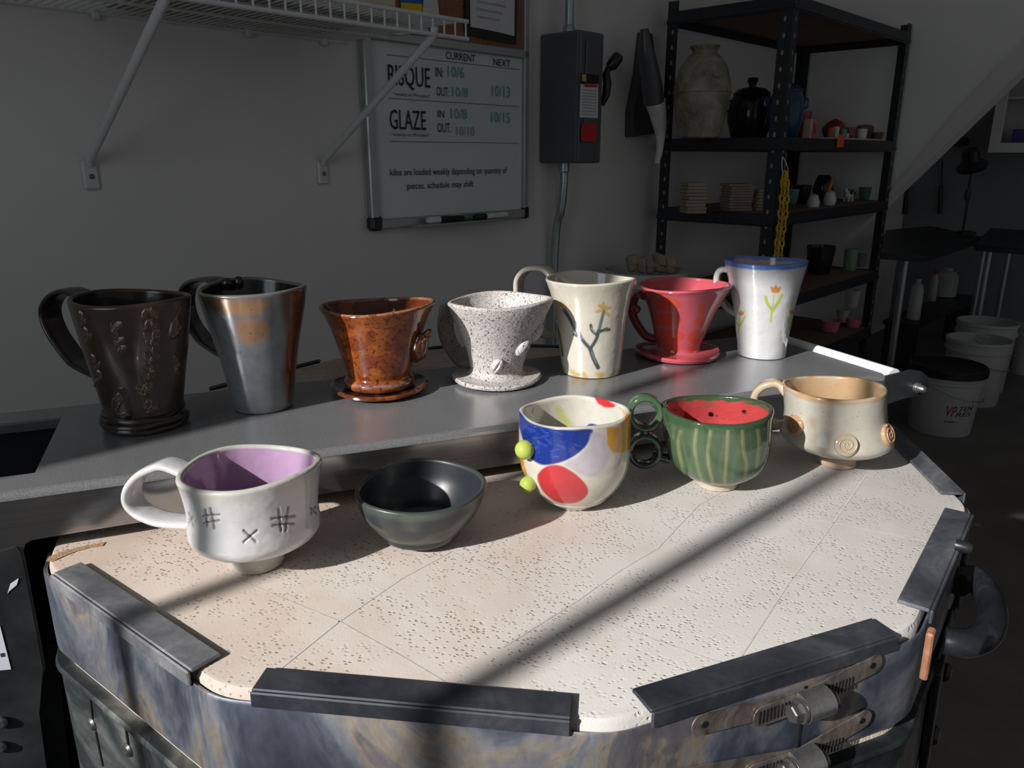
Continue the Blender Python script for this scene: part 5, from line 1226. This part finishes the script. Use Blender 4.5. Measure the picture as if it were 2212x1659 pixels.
# yellow plastic chain hung on the near post
ch = thing('plastic_chain', 'yellow plastic chain hanging in loops on the near shelf post', 'chain', wp(T0, N0+SHA, .2))
PC = wp(T0-.014, N0+SHA+.012, 0)
def cpt(px): return onpl(px, PC, np.array([0, 1., 0]))
b_ = MB(); b_.tube(spline([cpt((1690, 338)), cpt((1698, 352)), cpt((1702, 372)), cpt((1694, 380)), cpt((1689, 360)), cpt((1690, 338))], 24), .0016, 6); b_.build('hang_tie', MT['white_pot'], ch)
for strand, ofs in (([(1694, 372), (1692, 410), (1688, 450), (1684, 490), (1678, 540), (1676, 580)], -5), ([(1697, 374), (1699, 410), (1697, 450), (1692, 490), (1686, 540), (1682, 580)], 4)):
    q = spline([cpt(s_) for s_ in strand], 40); L = np.concatenate([[0], np.cumsum(np.linalg.norm(np.diff(q, axis=0), axis=1))]); cnt = int(L[-1]/.023)
    for i in range(cnt):
        c = np.array([np.interp((i+.5)*L[-1]/cnt, L, q[:, j]) for j in range(3)]); ax = (np.array([1, 0, 0]), UP) if i % 2 else (np.array([.3, -.95, 0]), UP)
        b_ = MB(); b_.tube([c+ax[0]*.0085*math.cos(w)+ax[1]*.017*math.sin(w) for w in np.linspace(0, 2*PI, 20, endpoint=False)], .0034, 7, closed=True); b_.build('chain_link', MT['chain'], ch, True)
# ---------------------------------------------------------------- bin of clay scraps
P = onpl((1392, 585), wp(2.30, -1.46, 0), np.array([0, 1., 0])); P[2] = FZ; kx = pxm(np.array([P[0], P[1], 0])); R = 92/kx; zr = zat(P, 582)
bn = thing('scrap_bin', 'tall white plastic bin of broken clay behind the daisy mug', 'bin', P); hb_ = zr-FZ
b_ = MB(); b_.lathe([(R*.82, 0), (R*.84, .004), (R*.94, hb_*.93), (R*1.0, hb_*.94), (R*1.02, hb_), (R*.93, hb_), (R*.90, hb_*.96), (R*.86, hb_*.90), (.0001, hb_*.90)], P, 48); b_.build('body', MT['bucket'], bn)
for i, (px, s_) in enumerate((((1366, 562), 13), ((1388, 566), 12), ((1424, 560), 15), ((1448, 568), 14), ((1405, 572), 11))):
    c = onpl(px, P, np.array([0, 1., 0])); r = s_/kx; b = MB(); a = i*1.1; ax = (np.array([math.cos(a), math.sin(a), .2]), np.array([-math.sin(a), math.cos(a), .1]), np.array([-.2, -.1, 1]))
    b.box(c, (r*2, r*1.6, r*1.7), ax, bev=r*.35); b.box(c-UP*r*1.2, (r*1.7, r*1.7, r*1.4), ax, bev=r*.4)
    tag(b.build('clay_lump', MT['clay'], None, 'auto', None, c), ['dark clay lump at the left of the scrap bin', 'pale clay lump second from the left in the scrap bin', 'angular pale clay lump standing up in the scrap bin', 'dark clay lump at the right of the scrap bin', 'small low clay lump at the middle front of the scrap bin'][i], 'clay lump', 'clay lumps in the scrap bin')
# ---------------------------------------------------------------- recess behind the stair: tables, buckets, cabinet, lamp
def table(label, corners, z, legs):
    P = [at(q, z) for q in corners]; c = sum(P)/len(P); t = thing('work_table', label, 'table', (c[0], c[1], FZ)); b = MB(); b.prism(P, -UP*.03); b.build('table_top', MT['black_steel'], t, False)
    for L in legs:
        b = MB(); b.tube([np.array([L[0], L[1], z-.03]), np.array([L[0], L[1], FZ])], .016, 14); b.build('leg', MT['zinc'], t)
Pl = at((1915, 860), FZ); zt_ = zat(Pl, 552)+.0
tb = [at((1998, 548), zt_+.03), ]
table('black topped work table on a round steel leg behind the shelving', ((1893, 545), (2000, 552), (2125, 512), (2010, 488), (1915, 497)), zt_+.03, [Pl+np.array([.01, .03, 0]), Pl+np.array([.9, .9, 0])])
Q1 = at((2092, 800), FZ); zt2 = zat(Q1, 520)
table('black work table with thin steel legs at the right behind the buckets', ((2105, 528), (2270, 540), (2250, 500), (2140, 492)), zt2+.03, [Q1+np.array([.02, .03, 0]), at((2140, 760), FZ), at((2290, 790), FZ)])
def bucket(label, px, wpx, ytop, mat, lidmat, zb=FZ, group=None, open_=False):
    P = at(px, zb); k = 1/pxm(P+UP*.2); R = wpx/2*k; h_ = zat(P, ytop)-zb; t = thing('bucket', label, 'bucket', P, group); b = MB()
    b.lathe([(R*.84, 0), (R*.86, .004), (R*.96, h_*.80), (R*1.02, h_*.81), (R*1.02, h_*.84), (R*.97, h_*.85), (R*.985, h_*.93), (R*1.03, h_*.94), (R*1.03, h_*.98), (R*.96, h_*.98)]+([(R*.90, h_*.6), (.0001, h_*.6)] if open_ else [(.0001, h_*.98)]), P, 44); b.build('body', mat, t)
    if lidmat:
        b = MB(); b.lathe([(R*1.03, h_*.90), (R*1.07, h_*.905), (R*1.07, h_*1.0), (R*1.02, h_*1.03), (R*.95, h_*1.01), (.0001, h_*1.01)], P, 44); b.build('lid', lidmat, t)
    b = MB(); hh = [P+np.array([math.cos(w)*R*1.04, math.sin(w)*R*1.04, h_*.82-h_*.28*max(0, math.sin((w+2.6)/2.2*PI*.5))]) for w in np.linspace(-2.6, -.4, 20)]; b.tube(hh, .0025, 6); b.build('bail_handle', MT['zinc'], t)
    return t, P, R, h_
t, P, R, h_ = bucket('white plastic bucket with black lid and red logo, nearest on the floor', (2027, 925), 142, 790, MT['bucket'], MT['black_plastic'])
mb = MB()
def wrap(s, a0, a1, z0_, z1_, mi, r):
    cu = bpy.data.curves.new('t', 'FONT'); cu.body = s; cu.resolution_u = 3; ob = bpy.data.objects.new('t', cu); COL.objects.link(ob); bpy.context.view_layer.update()
    me = bpy.data.meshes.new_from_object(ob.evaluated_get(bpy.context.evaluated_depsgraph_get())); q = np.array([v.co[:] for v in me.vertices]); mn, mx = q.min(0), q.max(0)
    V = []
    for v in q:
        u = (v[0]-mn[0])/(mx[0]-mn[0]); w = (v[1]-mn[1])/(mx[1]-mn[1]); a = a0+(a1-a0)*u+.04*w; z = z0_+(z1_-z0_)*w; rr = R*(.86+.10*z/(h_*.8))+.0016; V.append(P+np.array([rr*math.cos(a), rr*math.sin(a), z]))
    mb.add(V, [tuple(p_.vertices) for p_ in me.polygons], mi); bpy.data.objects.remove(ob); bpy.data.meshes.remove(me); bpy.data.curves.remove(cu)
va = math.atan2(-P[1], -P[0])
wrap('VP', va+.10, va+.42, h_*.34, h_*.50, 0, R); wrap('TEN', va+.48, va+.98, h_*.43, h_*.50, 1, R); wrap('RES', va+.44, va+.95, h_*.34, h_*.41, 1, R); wrap('www -', va+.10, va+.5, h_*.24, h_*.27, 1, R)
mb.build('printed_logo', [MT['logo_red'], MT['logo_black']], t, False)
bucket('white plastic bucket, lower of the two nested behind the black-lidded one', (2092, 865), 124, 728, MT['bucket'], None, open_=True)
bucket('white plastic bucket nested inside another, topmost with the open rim', (2108, 838), 116, 690, MT['bucket'], None, at((2108, 838), FZ)[2], open_=True)
bucket('pale bucket at the right edge of the picture on the floor', (2206, 805), 60, 700, MT['bucket'], None)
zs = FZ+.22
for px, w, yt, lb in (((1972, 690), 26, 602, 'slim white jug under the black table'), ((2040, 640), 44, 578, 'white tub with a handle under the black table'), ((2012, 650), 16, 586, 'narrow white bottle with red cap under the black table')):
    P = at(px, FZ+.30); k = 1/pxm(P); R = w/2*k; h_ = zat(P, yt)-P[2]; t = thing('container', lb, 'container', P, 'containers under the black table'); b = MB(); b.lathe([(R*.9, 0), (R, .004), (R, h_*.72), (R*.7, h_*.86), (R*.4, h_*.9), (.0001, h_*.9)], P, 24); b.build('body', MT['bucket'], t)
    b = MB(); b.lathe([(R*.42, h_*.895), (R*.42, h_), (.0001, h_)], P, 18); b.build('cap', MT['red_pot' if 'red' in lb else 'bucket'], t)
Pa = at((1960, 690), FZ+.30); Pb = at((2075, 640), FZ+.30); c = (Pa+Pb)/2; b_ = MB(); d = (Pb-Pa)/np.linalg.norm(Pb-Pa); pr = np.array([-d[1], d[0], 0]); L = np.linalg.norm(Pb-Pa)
us = thing('low_shelf', 'low black shelf under the work table holding containers', 'shelf', (c[0], c[1], FZ)); b_.box(c-UP*.012, (L+.2, .18, .022), (d, pr, UP)); b_.build('board', MT['black_steel'], us, False); b_ = MB()
for a in (-.5, .5):
    b_ = MB(); b_.box(c+d*a*(L+.14)-UP*.16, (.03, .16, .274), (d, pr, UP)); b_.build('leg', MT['black_steel'], us, False)
# wall cabinet with glass door
def rw(px, t=TR2-.001): n_, z_ = ont(px, t); return n_, z_
cab = [rw(q, TR2-.25) for q in ((2134, 330), (2290, 350), (2290, 60), (2150, 100))]
cn0, cz0 = cab[0]; cz1 = cab[3][1]; cw = .62
cc = thing('wall_cabinet', 'white framed glass wall cabinet at the right edge', 'cabinet', wp(TR2-.12, cn0+cw/2, cz0))
b_ = MB(); D_ = .24
for n_, z_, a, h_ in ((cn0+cw/2, cz0+.01, cw, .02), (cn0+cw/2, cz1, cw, .02), (cn0+.01, (cz0+cz1)/2, .02, cz1-cz0), (cn0+cw-.01, (cz0+cz1)/2, .02, cz1-cz0)): b_.box(wp(TR2-D_/2-.001, n_, z_), (D_, a, h_), WX)
b_.box(wp(TR2-.006, cn0+cw/2, (cz0+cz1)/2), (.008, cw, cz1-cz0), WX); b_.box(wp(TR2-D_/2, cn0+cw/2, (cz0+cz1)*.5+.01), (D_*.9, cw, .014), WX); b_.build('carcass', MT['wall'], cc, False)
b_ = MB(); fw = .055
for n_, z_, a, h_ in ((cn0+cw/2, cz0+fw/2, cw, fw), (cn0+cw/2, cz1-fw/2, cw, fw), (cn0+fw/2, (cz0+cz1)/2, fw, cz1-cz0-2*fw), (cn0+cw-fw/2, (cz0+cz1)/2, fw, cz1-cz0-2*fw)): b_.box(wp(TR2-D_-.012, n_, z_), (.02, a, h_), WX, bev=.003)
dr = b_.build('door', MT['farwall'], cc)
P = wp(TR2-.12, cn0+.17, cz0+.021); b_ = MB(); b_.box(P+UP*.055, (.1, .16, .11), WX, bev=.004); tag(b_.build('carton', plain('violet_carton', (.10, .08, .30), .6), None, 'auto', None, P), 'violet carton standing inside the wall cabinet', 'box')
# black lamp on a thin pole, hanging tools, wall rail
lp = at((2085, 505), zt2+.03); LA = thing('desk_lamp', 'black lamp with shade on a thin pole', 'lamp', lp); ny = np.array([0, 1., 0])
def lq(px): return onpl(px, lp, ny)
b_ = MB(); b_.lathe([(.05, 0), (.05, .012), (.02, .018), (.0001, .018)], lp, 24); b_.build('base', MT['black_plastic'], LA)
b_ = MB(); b_.tube([lq((2080, 500)), lq((2089, 440)), lq((2098, 366))], .006, 8); b_.lathe([(.012, -.03), (.016, 0), (.012, .03)], lq((2090, 420)), 12); b_.build('pole', MT['black_plastic'], LA)
b_ = MB(); c = lq((2098, 345)); b_.lathe([(.03, .055), (.04, .05), (.045, .0), (.075, -.03), (.07, -.05), (.0001, -.055)], c, 28, axis=frame(np.array([-.35, -.2, .9]))); b_.build('lamp_shade', MT['black_plastic'], LA)
for xs, lb in (((2036, 2033, 2030), 'long thin tool hanging on the recess wall, rightmost of three'), ((1962, 1958, 1955), 'long thin tool hanging on the recess wall, second from the right'), ((1945, 1940, 1936), 'long thin tool hanging on the recess wall, leftmost of three')):
    A_, B_, C_ = [rw((x, y), TR2-.03) for x, y in zip(xs, (345 if xs[0] > 2000 else 385, 400, 462))]
    h_ = thing('hanging_tool', lb, 'tool', wp(TR2-.03, *A_), 'tools hanging on the recess wall'); b_ = MB(); b_.tube([wp(TR2-.03, *A_), wp(TR2-.03, *B_)], .005, 8); b_.build('shaft', MT['black_steel'], h_); b_ = MB(); b_.tube([wp(TR2-.03, *B_), wp(TR2-.03, *C_)], .013, 10); b_.build('grip', MT['black_plastic'], h_)
A_ = rw((1975, 365), TR2-.06); B_ = rw((2082, 306), TR2-.06); b_ = MB(); b_.box(wp(TR2-.04, (A_[0]+B_[0])/2, B_[1]), (.075, abs(B_[0]-A_[0])*1.1, .05), WX, bev=.004); tag(b_.build('tool_rail', MT['black_steel'], None, 'auto', None, wp(TR2-.04, B_[0], B_[1])), 'black wall rail above the hanging tools', 'rail')

# ================================================================== LIGHT
sun = bpy.data.lights.new('sun', 'SUN'); sun.energy = 6.3; sun.angle = math.radians(.75); sun.color = (1.0, .965, .92)
so = bpy.data.objects.new('sun', sun); COL.objects.link(so); so.location = (-3, -3, 4)
so.rotation_euler = Vector((math.cos(SUN_AZ), math.sin(SUN_AZ), -TE)).to_track_quat('-Z', 'Y').to_euler()
sky = bpy.data.lights.new('window_skylight', 'AREA'); sky.shape = 'RECTANGLE'; sky.size = V1-V0; sky.size_y = W1-W0; sky.energy = 4; sky.color = (.86, .93, 1.0)
ko = bpy.data.objects.new('window_skylight', sky); COL.objects.link(ko); cpos = sw((V0+V1)/2, (W0+W1)/2, UW+.08); ko.location = cpos
ko.rotation_euler = Vector(SA).to_track_quat('-Z', 'Y').to_euler()
wd = bpy.data.worlds.new('world'); scn.world = wd; wd.use_nodes = True
bg = wd.node_tree.nodes['Background']; bg.inputs[0].default_value = (.94, .97, 1.0, 1); bg.inputs[1].default_value = .165
